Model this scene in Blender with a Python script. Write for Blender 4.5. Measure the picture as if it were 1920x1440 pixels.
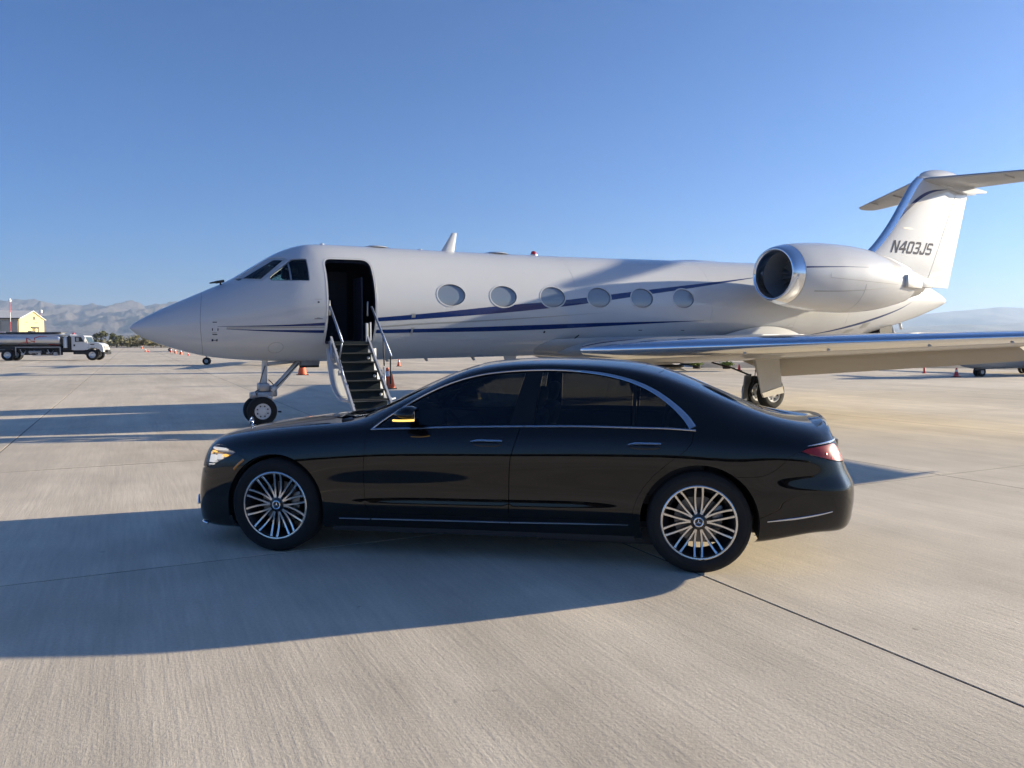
import bpy, bmesh, math, random
import numpy as np
from mathutils import Vector, Matrix, noise
from mathutils.geometry import delaunay_2d_cdt

for o in list(bpy.data.objects): bpy.data.objects.remove(o)
SC = bpy.context.scene
COL = SC.collection
R = math.radians

# ------------------------------------------------------------------ camera
cam_d = bpy.data.cameras.new('camera')
cam_d.sensor_width = 36; cam_d.lens = 1442.0/1920*36
cam_d.clip_start = 0.05; cam_d.clip_end = 60000
cam = bpy.data.objects.new('camera', cam_d); COL.objects.link(cam)
cam.location = (0, 0, 1.618); cam.rotation_euler = (R(90-3.136), 0, 0)
SC.camera = cam

# ------------------------------------------------------------------ sky and sun
SUN_AZ = R(18.7)      # from +X towards +Y
SUN_EL = R(12.5)
world = bpy.data.worlds.new('World'); SC.world = world; world.use_nodes = True
wn = world.node_tree.nodes; wl = world.node_tree.links
bg = wn['Background']
sky = wn.new('ShaderNodeTexSky'); sky.sky_type = 'NISHITA'; sky.sun_disc = False
sky.sun_elevation = SUN_EL; sky.sun_rotation = R(90)-SUN_AZ
sky.air_density = 0.75; sky.dust_density = 1.1; sky.ozone_density = 6.8; sky.altitude = 0
wl.new(sky.outputs[0], bg.inputs[0]); bg.inputs[1].default_value = 0.064
sun_d = bpy.data.lights.new('sun', 'SUN'); sun_d.energy = 4.3; sun_d.angle = R(0.53); sun_d.color = (1.0, 0.86, 0.63)
sun = bpy.data.objects.new('sun', sun_d); COL.objects.link(sun)
sdir = Vector((math.cos(SUN_EL)*math.cos(SUN_AZ), math.cos(SUN_EL)*math.sin(SUN_AZ), math.sin(SUN_EL)))
sun.rotation_euler = (-sdir).to_track_quat('-Z', 'Y').to_euler()
sun.location = (30, 12, 20)
SC.view_settings.view_transform = 'Standard'; SC.view_settings.look = 'None'
SC.view_settings.exposure = 1.58; SC.view_settings.gamma = 1.0
SC.render.engine = 'CYCLES'
try:
    SC.cycles.use_denoising = True; SC.cycles.use_adaptive_sampling = True; SC.cycles.adaptive_threshold = 0.025
    SC.cycles.max_bounces = 6; SC.cycles.transparent_max_bounces = 12
    SC.cycles.volume_bounces = 0
    SC.cycles.caustics_reflective = False; SC.cycles.caustics_refractive = False
    SC.cycles.sample_clamp_indirect = 4.0
except Exception: pass

# ------------------------------------------------------------------ materials
MATS = {}
def newmat(name):
    m = bpy.data.materials.new(name); m.use_nodes = True; MATS[name] = m
    return m, m.node_tree.nodes, m.node_tree.links, m.node_tree.nodes['Principled BSDF']
def setp(b, **k):
    for kk, v in k.items():
        kk = {'base':'Base Color','rough':'Roughness','metal':'Metallic','coat':'Coat Weight','coatr':'Coat Roughness','ior':'IOR',
              'trans':'Transmission Weight','emit':'Emission Color','emits':'Emission Strength','spec':'Specular IOR Level','alpha':'Alpha','sheen':'Sheen Weight'}[kk]
        b.inputs[kk].default_value = (*v, 1) if isinstance(v, tuple) and len(v) == 3 else v
def pbr(name, base, rough=0.5, metal=0.0, var=0.0, vscale=6.0, bump=0.0, bscale=60.0, rvar=0.0, stretch=(1,1,1), **k):
    """principled material; var/rvar: mottling of colour and roughness by object-space noise"""
    m, n, l, b = newmat(name)
    setp(b, base=base, rough=rough, metal=metal, **k)
    if var or bump or rvar:
        tc = n.new('ShaderNodeTexCoord'); mp = n.new('ShaderNodeMapping'); mp.inputs['Scale'].default_value = stretch
        l.new(tc.outputs['Object'], mp.inputs[0])
    if var or rvar:
        t = n.new('ShaderNodeTexNoise'); t.inputs['Scale'].default_value = vscale; t.inputs['Detail'].default_value = 6; t.inputs['Roughness'].default_value = .65
        l.new(mp.outputs[0], t.inputs['Vector'])
        if var:
            r = n.new('ShaderNodeMapRange'); r.inputs['From Min'].default_value=.25; r.inputs['From Max'].default_value=.75
            r.inputs['To Min'].default_value=1-var; r.inputs['To Max'].default_value=1+var; l.new(t.outputs[0], r.inputs[0])
            mx = n.new('ShaderNodeMix'); mx.data_type='RGBA'; mx.blend_type='MULTIPLY'; mx.inputs[0].default_value=1
            mx.inputs[6].default_value=(*base,1); l.new(r.outputs[0], mx.inputs[7]); l.new(mx.outputs[2], b.inputs['Base Color'])
        if rvar:
            r2 = n.new('ShaderNodeMapRange'); r2.inputs['From Min'].default_value=.3; r2.inputs['From Max'].default_value=.7
            r2.inputs['To Min'].default_value=max(0,rough-rvar); r2.inputs['To Max'].default_value=rough+rvar; l.new(t.outputs[0], r2.inputs[0]); l.new(r2.outputs[0], b.inputs['Roughness'])
    if bump:
        t2 = n.new('ShaderNodeTexNoise'); t2.inputs['Scale'].default_value = bscale; t2.inputs['Detail'].default_value = 4
        l.new(mp.outputs[0], t2.inputs['Vector'])
        bp = n.new('ShaderNodeBump'); bp.inputs['Strength'].default_value = bump; bp.inputs['Distance'].default_value = .01
        l.new(t2.outputs[0], bp.inputs['Height']); l.new(bp.outputs[0], b.inputs['Normal'])
    return m
def tinted_glass(name, tint, refl=(1,1,1), rough=0.0, ior=1.5):
    m, n, l, b = newmat(name)
    n.remove(b)
    tr = n.new('ShaderNodeBsdfTransparent'); tr.inputs[0].default_value = (*tint, 1)
    gl = n.new('ShaderNodeBsdfGlossy'); gl.inputs['Roughness'].default_value = rough; gl.inputs[0].default_value = (*refl, 1)
    fr = n.new('ShaderNodeFresnel'); fr.inputs[0].default_value = ior
    mx = n.new('ShaderNodeMixShader'); l.new(fr.outputs[0], mx.inputs[0]); l.new(tr.outputs[0], mx.inputs[1]); l.new(gl.outputs[0], mx.inputs[2])
    l.new(mx.outputs[0], n['Material Output'].inputs[0])
    return m

# ------------------------------------------------------------------ mesh helpers
def mk(name, verts, faces, mat=None, parent=None, smooth=False, normals=None, loc=None, rotz=None):
    me = bpy.data.meshes.new(name)
    me.from_pydata([tuple(map(float, v)) for v in verts], [], [tuple(int(i) for i in f) for f in faces])
    me.validate(); me.update()
    if smooth is True: me.shade_smooth()
    elif smooth: 
        me.shade_smooth()
        try: me.set_sharp_from_angle(angle=R(smooth))
        except Exception: pass
    if normals is not None and len(normals) == len(me.vertices):
        me.shade_smooth(); me.normals_split_custom_set_from_vertices([tuple(map(float, q)) for q in normals])
    if mat is not None: me.materials.append(MATS[mat] if isinstance(mat, str) else mat)
    o = bpy.data.objects.new(name, me); COL.objects.link(o)
    if parent is not None: o.parent = parent
    if loc is not None: o.location = loc
    if rotz is not None: o.rotation_euler = (0, 0, rotz)
    return o
def empty(name, loc=(0,0,0), rotz=0.0, parent=None):
    o = bpy.data.objects.new(name, None); COL.objects.link(o); o.location = loc; o.rotation_euler = (0,0,rotz); o.empty_display_size = .2
    if parent is not None: o.parent = parent
    return o
def tag(o, label=None, cat=None, group=None, kind=None):
    for k, v in (('label', label), ('category', cat), ('group', group), ('kind', kind)):
        if v: o[k] = v
    return o
def copy_tree(o, parent=None):
    c = o.copy(); COL.objects.link(c); c.parent = parent
    for ch in list(o.children): copy_tree(ch, c)
    return c

class MB:
    """collects geometry for one mesh"""
    def __init__(s): s.v = []; s.f = []
    def add(s, v, f):
        n = len(s.v); s.v += [tuple(p) for p in v]; s.f += [tuple(i+n for i in q) for q in f]; return s
    def box(s, c, d, M=None, bev=0.0):
        hx, hy, hz = d[0]/2, d[1]/2, d[2]/2
        if bev:
            b = min(bev, hx*.9, hy*.9, hz*.9); vs = []; 
            bm = bmesh.new(); bmesh.ops.create_cube(bm, size=1)
            for v in bm.verts: v.co = Vector((v.co.x*d[0], v.co.y*d[1], v.co.z*d[2]))
            bmesh.ops.bevel(bm, geom=list(bm.edges), offset=b, segments=2, affect='EDGES', profile=.5)
            bm.verts.index_update(); V = [v.co.copy() for v in bm.verts]; Fc = [[v.index for v in f.verts] for f in bm.faces]; bm.free()
        else:
            V = [Vector((x, y, z)) for x in (-hx, hx) for y in (-hy, hy) for z in (-hz, hz)]
            Fc = [(0,1,3,2),(4,6,7,5),(0,4,5,1),(2,3,7,6),(0,2,6,4),(1,5,7,3)]
        if M is not None: V = [M @ p for p in V]
        V = [p + Vector(c) for p in V]
        return s.add(V, Fc)
    def prism(s, poly, axis, a, b):
        """poly 2D in the other two axes (in order x,y,z without axis), extruded along axis from a to b"""
        n = len(poly); ar = sum(poly[i][0]*poly[(i+1)%n][1]-poly[(i+1)%n][0]*poly[i][1] for i in range(n))
        P = list(poly) if ar > 0 else list(poly)[::-1]
        def mkp(p, t):
            if axis == 'x': return (t, p[0], p[1])
            if axis == 'y': return (p[0], t, p[1])
            return (p[0], p[1], t)
        V = [mkp(p, a) for p in P]+[mkp(p, b) for p in P]
        F = [tuple(range(n))[::-1], tuple(range(n, 2*n))]+[(i, (i+1)%n, (i+1)%n+n, i+n) for i in range(n)]
        if (axis == 'y') != (a > b): F = [q[::-1] for q in F]
        return s.add(V, F)
    def tube(s, pts, r, n=10, caps=True):
        pts = [Vector(p) for p in pts]; k = len(pts); rr = r if isinstance(r, (list, tuple)) else [r]*k
        base = len(s.v); t0 = None
        for i, p in enumerate(pts):
            t = (pts[min(i+1,k-1)]-pts[max(i-1,0)]).normalized()
            if t0 is None:
                a = t.orthogonal().normalized()
            else:
                a = (a - t*a.dot(t)).normalized()
            t0 = t; b = t.cross(a)
            for j in range(n):
                an = 2*math.pi*j/n; s.v.append(tuple(p + (a*math.cos(an)+b*math.sin(an))*rr[i]))
        for i in range(k-1):
            for j in range(n):
                s.f.append((base+i*n+j, base+i*n+(j+1)%n, base+(i+1)*n+(j+1)%n, base+(i+1)*n+j))
        if caps: s.f.append(tuple(base+j for j in range(n))[::-1]); s.f.append(tuple(base+(k-1)*n+j for j in range(n)))
        return s
    def lathe(s, prof, c=(0,0,0), axis='y', n=48, M=None):
        """prof: list of (radius, pos along axis)"""
        base = len(s.v); k = len(prof)
        for (r, t) in prof:
            for j in range(n):
                an = 2*math.pi*j/n; ca, sa = math.cos(an)*r, math.sin(an)*r
                p = Vector((t, ca, sa)) if axis == 'x' else Vector((ca, t, sa)) if axis == 'y' else Vector((ca, sa, t))
                if M is not None: p = M @ p
                s.v.append((p.x+c[0], p.y+c[1], p.z+c[2]))
        for i in range(k-1):
            for j in range(n):
                q = (base+i*n+j, base+i*n+(j+1)%n, base+(i+1)*n+(j+1)%n, base+(i+1)*n+j)
                s.f.append(q if axis != 'y' else q[::-1])
        return s
    def sweep(s, pts, ups, w, h, closed=False):
        """rectangular strip with slightly rounded top: pts centre line, ups normals"""
        pts = [Vector(p) for p in pts]; ups = [Vector(u).normalized() for u in ups]; k = len(pts); base = len(s.v)
        ww = w if isinstance(w, (list, tuple)) else [w]*k
        for i in range(k):
            t = (pts[min(i+1,k-1)]-pts[max(i-1,0)]).normalized(); sd = t.cross(ups[i]).normalized()
            for (a, b) in ((-.5,0),(-.5,.55),(-.28,1),(.28,1),(.5,.55),(.5,0)):
                s.v.append(tuple(pts[i]+sd*a*ww[i]+ups[i]*b*h))
        for i in range(k-1):
            for j in range(6):
                s.f.append((base+i*6+j, base+(i+1)*6+j, base+(i+1)*6+(j+1)%6, base+i*6+(j+1)%6))
        s.f.append(tuple(base+j for j in range(6))); s.f.append(tuple(base+(k-1)*6+j for j in range(6))[::-1])
        return s
    def build(s, name, mat, parent=None, smooth=False, **k):
        return mk(name, s.v, s.f, mat, parent, smooth, **k)
def fixn(o):
    bm = bmesh.new(); bm.from_mesh(o.data); bmesh.ops.recalc_face_normals(bm, faces=list(bm.faces)); bm.to_mesh(o.data); bm.free(); return o

def pchip(xs, ys):
    xs = np.array(xs, float); ys = np.array(ys, float); h = np.diff(xs); d = np.diff(ys)/(h if ys.ndim == 1 else h[:,None])
    m = np.zeros_like(ys); 
    a, b = d[:-1], d[1:]
    with np.errstate(divide='ignore', invalid='ignore'):
        hm = np.where(a*b > 0, 2*a*b/(a+b), 0)
    m[1:-1] = hm; m[0] = d[0]; m[-1] = d[-1]
    def f(x):
        x = np.asarray(x, float); i = np.clip(np.searchsorted(xs, x)-1, 0, len(xs)-2); t = np.clip((x-xs[i])/h[i], 0, 1); hh = h[i]
        if ys.ndim > 1: t = t[...,None]; hh = hh[...,None]
        return ys[i]*(1+2*t)*(1-t)**2 + m[i]*hh*t*(1-t)**2 + ys[i+1]*t*t*(3-2*t) + m[i+1]*hh*t*t*(t-1)
    return f
def smoothpoly(P, n=8, closed=False):
    """Catmull-Rom through points"""
    P = np.array(P, float); k = len(P); out = []
    rng = range(k) if closed else range(k-1)
    for i in rng:
        p0 = P[(i-1)%k] if closed or i > 0 else 2*P[0]-P[1]
        p1 = P[i]; p2 = P[(i+1)%k]; p3 = P[(i+2)%k] if closed or i+2 < k else 2*P[-1]-P[-2]
        for t in np.arange(n)/n:
            out.append(.5*((2*p1)+(-p0+p2)*t+(2*p0-5*p1+4*p2-p3)*t*t+(-p0+3*p1-3*p2+p3)*t**3))
    if not closed: out.append(P[-1])
    return np.array(out)
def roundpoly(P, r, n=5):
    """round every corner of a polygon"""
    P = [np.array(p, float) for p in P]; k = len(P); out = []
    rs = r if isinstance(r, (list, tuple)) else [r]*k
    for i in range(k):
        a, p, b = P[i-1], P[i], P[(i+1)%k]; r_ = rs[i]
        if r_ <= 0: out.append(p); continue
        u = (a-p); v = (b-p); lu, lv = np.linalg.norm(u), np.linalg.norm(v); d = min(r_, lu*.45, lv*.45); u/=lu; v/=lv
        s0, s1 = p+u*d, p+v*d
        for t in np.linspace(0, 1, n): out.append((1-t)**2*s0+2*t*(1-t)*p+t*t*s1)
    return np.array(out)
def densify(P, step, closed=True):
    P = np.array(P, float); k = len(P); out = []
    for i in range(k if closed else k-1):
        a, b = P[i], P[(i+1)%k]; m = max(1, int(math.ceil(np.linalg.norm(b-a)/step)))
        for j in range(m): out.append(a+(b-a)*j/m)
    if not closed: out.append(P[-1])
    return np.array(out)
def inpoly(P, Q):
    P = np.asarray(P); Q = np.asarray(Q); x, y = P[:,0], P[:,1]; c = np.zeros(len(P), bool); k = len(Q)
    for i in range(k):
        x1, y1 = Q[i]; x2, y2 = Q[(i+1)%k]
        if y1 == y2: continue
        c ^= ((y1 > y) != (y2 > y)) & (x < (x2-x1)*(y-y1)/(y2-y1)+x1)
    return c
def dist2poly(P, Q):
    d = np.full(len(P), 1e9)
    for i in range(len(Q)):
        a = Q[i]; b = Q[(i+1)%len(Q)]; ab = b-a; L = ab@ab+1e-12
        t = np.clip(((P-a)@ab)/L, 0, 1); d = np.minimum(d, np.linalg.norm(P-(a+t[:,None]*ab), axis=1))
    return d
def offset_poly(P, d):
    """shrink (d>0) a closed polygon by d"""
    P = np.asarray(P, float); n = len(P); ar = np.sum(P[:,0]*np.roll(P[:,1],-1)-np.roll(P[:,0],-1)*P[:,1]); sg = 1 if ar > 0 else -1
    T = np.roll(P,-1,0)-np.roll(P,1,0); T /= (np.linalg.norm(T,axis=1)[:,None]+1e-9); N = np.stack([-T[:,1],T[:,0]],1)*sg
    return P+N*d
def cdt_mesh(outer, holes, ulines, vlines, usc=1.0, vsc=1.0, margin=.4):
    """triangulate outer minus holes in the (u,v) plane, with grid points inside"""
    scl = np.array([usc, vsc])
    outer = np.asarray(outer, float)*scl; H = [np.asarray(h, float)*scl for h in holes]
    U = np.asarray(ulines)*usc; V = np.asarray(vlines)*vsc
    lo, hi = outer.min(0), outer.max(0)
    U = U[(U > lo[0]) & (U < hi[0])]; V = V[(V > lo[1]) & (V < hi[1])]
    G = np.stack(np.meshgrid(U, V, indexing='ij'), -1).reshape(-1, 2)
    if len(G):
        keep = inpoly(G, outer)
        for h in H: keep &= ~inpoly(G, h)
        G = G[keep]
    if len(G):
        st = min(np.median(np.diff(U)) if len(U) > 1 else 1e9, np.median(np.diff(V)) if len(V) > 1 else 1e9)
        if st > 1e8: st = .02
        dm = np.full(len(G), 1e9)
        for q in [outer]+H: dm = np.minimum(dm, dist2poly(G, q))
        G = G[dm > st*margin]
    vs = []; es = []
    for q in [outer]+H:
        b = len(vs); vs += [Vector(p) for p in q]; es += [(b+i, b+(i+1)%len(q)) for i in range(len(q))]
    vs += [Vector(p) for p in G]
    ov, oe, of, a1, a2, a3 = delaunay_2d_cdt(vs, es, [], 0, 1e-7)
    P = np.array([(v[0], v[1]) for v in ov]); F = np.array([tuple(f) for f in of if len(f) == 3], int)
    C = P[F].mean(1); keep = inpoly(C, outer)
    for h in H: keep &= ~inpoly(C, h)
    F = F[keep]
    d1 = P[F[:,1]]-P[F[:,0]]; d2 = P[F[:,2]]-P[F[:,0]]; a = d1[:,0]*d2[:,1]-d1[:,1]*d2[:,0]
    F = F[np.abs(a) > 1e-12]; a = a[np.abs(a) > 1e-12]; F[a < 0] = F[a < 0][:, ::-1]
    used = np.unique(F); mp = -np.ones(len(P), int); mp[used] = np.arange(len(used))
    return P[used]/scl, mp[F]
def panel(name, surf, outer, holes=(), ulines=(), vlines=(), usc=1.0, vsc=1.0, off=0.0, lip=0.0, liploops=None, mat=None, parent=None, flip=False, mirror=False, thick=0.0):
    """a piece of the surface surf(u,v)->(P,N), cut to outline outer, with folded-in edges of depth lip"""
    uv, F = cdt_mesh(outer, holes, ulines, vlines, usc, vsc)
    P, N = surf(uv[:,0], uv[:,1]); P = P+N*off
    g_n = np.cross(P[F[:,1]]-P[F[:,0]], P[F[:,2]]-P[F[:,0]])
    if np.sum(g_n*N[F[:,0]]) < 0: F = F[:, ::-1]
    V = [P]; NN = [N]; FF = [F if not flip else F[:, ::-1]]; n = len(P)
    loops = liploops if liploops is not None else ([outer]+list(holes) if lip else [])
    for q in loops:
        q = np.asarray(q, float); Pl, Nl = surf(q[:,0], q[:,1]); Pl = Pl+Nl*off; k = len(q)
        T = np.roll(Pl,-1,0)-np.roll(Pl,1,0); S = np.cross(T, Nl); S /= (np.linalg.norm(S,axis=1)[:,None]+1e-9)
        ar = np.sum(q[:,0]*np.roll(q[:,1],-1)-np.roll(q[:,0],-1)*q[:,1])
        V += [Pl, Pl-Nl*lip]; NN += [S, S]
        i = np.arange(k); j = (i+1)%k
        FF.append(np.stack([n+i, n+k+i, n+k+j], 1)); FF.append(np.stack([n+i, n+k+j, n+j], 1)); n += 2*k
    V = np.concatenate(V); NN = np.concatenate(NN); FF = np.concatenate(FF)
    if mirror:
        k = len(V); M = np.array([1,-1,1]); V = np.concatenate([V, V*M]); NN = np.concatenate([NN, NN*M]); FF = np.concatenate([FF, FF[:, ::-1]+k])
    return mk(name, V, FF, mat, parent, normals=NN)
# ================================================================== ground
JD = math.atan2(0.896, -0.443)                 # direction of the long joints and of the broom finish
def concrete(name, joints):
    m, n, l, b = newmat(name)
    geo = n.new('ShaderNodeNewGeometry')
    def mapp(rot, sc):
        m0 = n.new('ShaderNodeMapping'); m0.inputs['Rotation'].default_value = (0,0,rot); l.new(geo.outputs['Position'], m0.inputs[0])
        mp = n.new('ShaderNodeMapping'); mp.inputs['Scale'].default_value = sc; l.new(m0.outputs[0], mp.inputs[0]); return mp
    def noi(mp, sc, det=5, ro=.6):
        t = n.new('ShaderNodeTexNoise'); t.inputs['Scale'].default_value = sc; t.inputs['Detail'].default_value = det; t.inputs['Roughness'].default_value = ro
        l.new(mp.outputs[0], t.inputs['Vector']); return t
    def rng(src, a, b_, c, d):
        r = n.new('ShaderNodeMapRange'); r.inputs['From Min'].default_value=a; r.inputs['From Max'].default_value=b_; r.inputs['To Min'].default_value=c; r.inputs['To Max'].default_value=d
        l.new(src, r.inputs[0]); return r.outputs[0]
    def mul(a, b_):
        q = n.new('ShaderNodeMath'); q.operation='MULTIPLY'; l.new(a, q.inputs[0]); l.new(b_, q.inputs[1]); return q.outputs[0]
    iso = mapp(0, (1,1,1)); al = mapp(-JD, (1,1,1))
    broom = mapp(-JD, (0.06, 1, 1)); drift = mapp(-JD, (0.10, 1, 1))
    big = noi(iso, .16, 6); mid = noi(drift, .9, 6, .65); fine = noi(iso, 55, 3, .7); streak = noi(broom, 26, 4, .7); band = noi(broom, 3.2, 5, .6)
    v = mul(rng(big.outputs[0], .3, .7, .86, 1.12), rng(mid.outputs[0], .3, .7, .88, 1.10))
    v = mul(v, rng(band.outputs[0], .3, .7, .93, 1.06)); v = mul(v, rng(streak.outputs[0], .3, .7, .93, 1.07)); v = mul(v, rng(fine.outputs[0], .3, .7, .9, 1.1))
    blot = noi(iso, 1.3, 5, .6); v = mul(v, rng(blot.outputs[0], .3, .7, .93, 1.07))
    # brown oil and tyre stains
    st = noi(mapp(-JD, (.35,1,1)), .33, 7, .6); stf = rng(st.outputs[0], .55, .72, 0, .55)
    speck = noi(iso, 9, 2, .5); spf = rng(speck.outputs[0], .73, .78, 0, .45)
    obj = n.new('ShaderNodeObjectInfo'); rv = rng(obj.outputs['Random'], 0, 1, .93, 1.05)
    if not joints: v = mul(v, rv)
    base = n.new('ShaderNodeMix'); base.data_type='RGBA'; base.inputs[6].default_value=(.63,.555,.445,1); base.inputs[7].default_value=(.43,.355,.27,1); l.new(stf, base.inputs[0])
    b2 = n.new('ShaderNodeMix'); b2.data_type='RGBA'; b2.inputs[7].default_value=(.24,.21,.18,1); l.new(spf, b2.inputs[0]); l.new(base.outputs[2], b2.inputs[6])
    mx = n.new('ShaderNodeMix'); mx.data_type='RGBA'; mx.blend_type='MULTIPLY'; mx.inputs[0].default_value=1
    l.new(b2.outputs[2], mx.inputs[6]); l.new(v, mx.inputs[7]); col = mx.outputs[2]
    if joints:
        sp = n.new('ShaderNodeSeparateXYZ'); l.new(al.outputs[0], sp.inputs[0]); last = None
        for ax, o0 in ((0, JOFF[0]), (1, JOFF[1])):
            a = n.new('ShaderNodeMath'); a.operation='SUBTRACT'; l.new(sp.outputs[ax], a.inputs[0]); a.inputs[1].default_value=o0
            p = n.new('ShaderNodeMath'); p.operation='PINGPONG'; l.new(a.outputs[0], p.inputs[0]); p.inputs[1].default_value=SLAB/2
            c = n.new('ShaderNodeMath'); c.operation='LESS_THAN'; l.new(p.outputs[0], c.inputs[0]); c.inputs[1].default_value=.03
            if last is None: last = c.outputs[0]
            else:
                q = n.new('ShaderNodeMath'); q.operation='MAXIMUM'; l.new(last, q.inputs[0]); l.new(c.outputs[0], q.inputs[1]); last = q.outputs[0]
        jm = n.new('ShaderNodeMix'); jm.data_type='RGBA'; jm.inputs[7].default_value=(.10,.09,.085,1)
        q = n.new('ShaderNodeMath'); q.operation='MULTIPLY'; l.new(last, q.inputs[0]); q.inputs[1].default_value=.6
        l.new(q.outputs[0], jm.inputs[0]); l.new(col, jm.inputs[6]); col = jm.outputs[2]
    l.new(col, b.inputs['Base Color']); setp(b, rough=.88, spec=.25)
    bp = n.new('ShaderNodeBump'); bp.inputs['Strength'].default_value=.55; bp.inputs['Distance'].default_value=.004
    bh = n.new('ShaderNodeMath'); bh.operation='ADD'; l.new(streak.outputs[0], bh.inputs[0]); l.new(fine.outputs[0], bh.inputs[1])
    l.new(bh.outputs[0], bp.inputs['Height']); l.new(bp.outputs[0], b.inputs['Normal'])
    return m
SLAB = 5.28
dj = np.array([math.cos(JD), math.sin(JD)]); pj = np.array([-dj[1], dj[0]])   # along, across (to the left)
JOFF = (float(np.dot(dj, (-3.4,5.02))), float(np.dot(pj, (.83,6.25))))
concrete('concrete', False); concrete('concrete_far', True)
pbr('joint_sealant', (.045,.042,.04), .8, var=.3, vscale=3)
pbr('desert', (.30,.255,.20), .95, var=.35, vscale=.02)
pbr('gravel', (.17,.16,.15), .95, var=.5, vscale=1.6)

ground = tag(mk('ground', [(-16000,-3000,-.06),(16000,-3000,-.06),(16000,16500,-.06),(-16000,16500,-.06)], [(0,1,2,3)], 'desert'), kind='structure')
# far apron sheet, with a hole where the single slabs lie
def W2(a, c): p = dj*a+pj*c; return (p[0], p[1])
A0, A1, C0, C1 = -3, 15, -8, 8      # slab index range along / across
a_lo, a_hi = JOFF[0]+A0*SLAB, JOFF[0]+A1*SLAB; c_lo, c_hi = JOFF[1]+C0*SLAB, JOFF[1]+C1*SLAB
ap_out = [(-330,-110),(-330,222),(-62,214),(8,140),(11,46),(140,37),(140,-110)]
hole = [W2(a_lo,c_lo), W2(a_hi,c_lo), W2(a_hi,c_hi), W2(a_lo,c_hi)]
uv, F = cdt_mesh(ap_out, [hole], [], [])
far_apron = tag(mk('apron', [(p[0],p[1],0) for p in uv], F, 'concrete_far'), kind='structure')
mk('joint_bed', [(*W2(a_lo-.1,c_lo-.1),-.004), (*W2(a_hi+.1,c_lo-.1),-.004), (*W2(a_hi+.1,c_hi+.1),-.004), (*W2(a_lo-.1,c_hi+.1),-.004)], [(0,1,2,3)], 'joint_sealant', far_apron)
g = .010; s_ = SLAB/2-g; bv = .0012
slab_v = [(-s_,-s_,-.03),(s_,-s_,-.03),(s_,s_,-.03),(-s_,s_,-.03)]+[(-s_,-s_,-bv),(s_,-s_,-bv),(s_,s_,-bv),(-s_,s_,-bv)]+[(-s_+bv,-s_+bv,0),(s_-bv,-s_+bv,0),(s_-bv,s_-bv,0),(-s_+bv,s_-bv,0)]
slab_f = [(8,9,10,11)]+[(i,(i+1)%4,(i+1)%4+4,i+4) for i in range(4)]+[(i+4,(i+1)%4+4,(i+1)%4+8,i+8) for i in range(4)]
proto = None
for ia in range(A0, A1):
    for ic in range(C0, C1):
        cx, cy = W2(JOFF[0]+(ia+.5)*SLAB, JOFF[1]+(ic+.5)*SLAB)
        if cy < -2 or abs(cx) > .72*abs(cy)+7: 
            pass
        if proto is None:
            proto = mk('slab', slab_v, slab_f, 'concrete', far_apron, loc=(cx,cy,0), rotz=JD)
        else:
            o = proto.copy(); COL.objects.link(o); o.location = (cx,cy,0); o.parent = far_apron
tag(mk('gravel_strip', [(11.5,46.3,-.03),(140,37.3,-.03),(140,62,-.03),(14,64,-.03)], [(0,1,2,3)], 'gravel'), kind='structure')
# ================================================================== the black saloon
pbr('car_paint', (.0035,.004,.0045), .5, coat=1.0, coatr=.012, spec=.0)
pbr('gloss_black', (.004,.004,.0045), .06)
pbr('trim_black', (.012,.012,.013), .55)
pbr('interior_dark', (.016,.016,.018), .75)
pbr('seat_leather', (.05,.046,.042), .5)
pbr('chrome', (.78,.80,.83), .10, metal=1.0)
pbr('satin_chrome', (.62,.65,.70), .20, metal=1.0)
pbr('alloy_bright', (.72,.71,.69), .22, metal=1.0, rvar=.05, vscale=20)
pbr('alloy_dark', (.012,.012,.013), .30, coat=.4)
pbr('rubber', (.0105,.0105,.011), .85, var=.25, vscale=8, rvar=.08)
pbr('brake_steel', (.25,.24,.23), .4, metal=.9, var=.2)
pbr('amber', (.75,.24,.02), .25, coat=.6)
pbr('lamp_white', (.85,.84,.80), .3, emit=(1,.95,.88), emits=.22)
pbr('lamp_amber_lit', (.9,.5,.08), .3, emit=(1,.55,.10), emits=.45)
pbr('lamp_mirror_lit', (.9,.65,.2), .3, emit=(1,.62,.12), emits=.6)
pbr('tail_red', (.26,.004,.007), .3, spec=.3, coat=.45, var=.45, vscale=45, stretch=(1,1,3))
pbr('tail_lit', (.8,.03,.02), .2, emit=(1,.06,.03), emits=.35)
pbr('lamp_bowl', (.35,.36,.38), .18, metal=.85)
tinted_glass('privacy_glass', (.21,.22,.21), (.9,.95,1))
tinted_glass('clear_glass', (.62,.68,.66))
tinted_glass('lens_glass', (.9,.9,.9), ior=1.45)

CO = (-1.68918547, 6.79921753, 0); CAR_ROT = R(-10.35)
car = empty('luxury_sedan', CO, CAR_ROT)
tag(car, 'glossy black luxury saloon parked side-on in front of the white jet', 'car')

# control net: columns from the middle of the nose round the left side to the middle of the tail, rows from the floor edge to the roof centre
def sec(x, *rows): return [(x, w, z) for (w, z) in rows]
low = lambda w, dz=0: [(.86*w+.0,.17+dz),(w-.035,.205+dz),(w-.018,.30+dz*.6)]
NET = []
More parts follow.
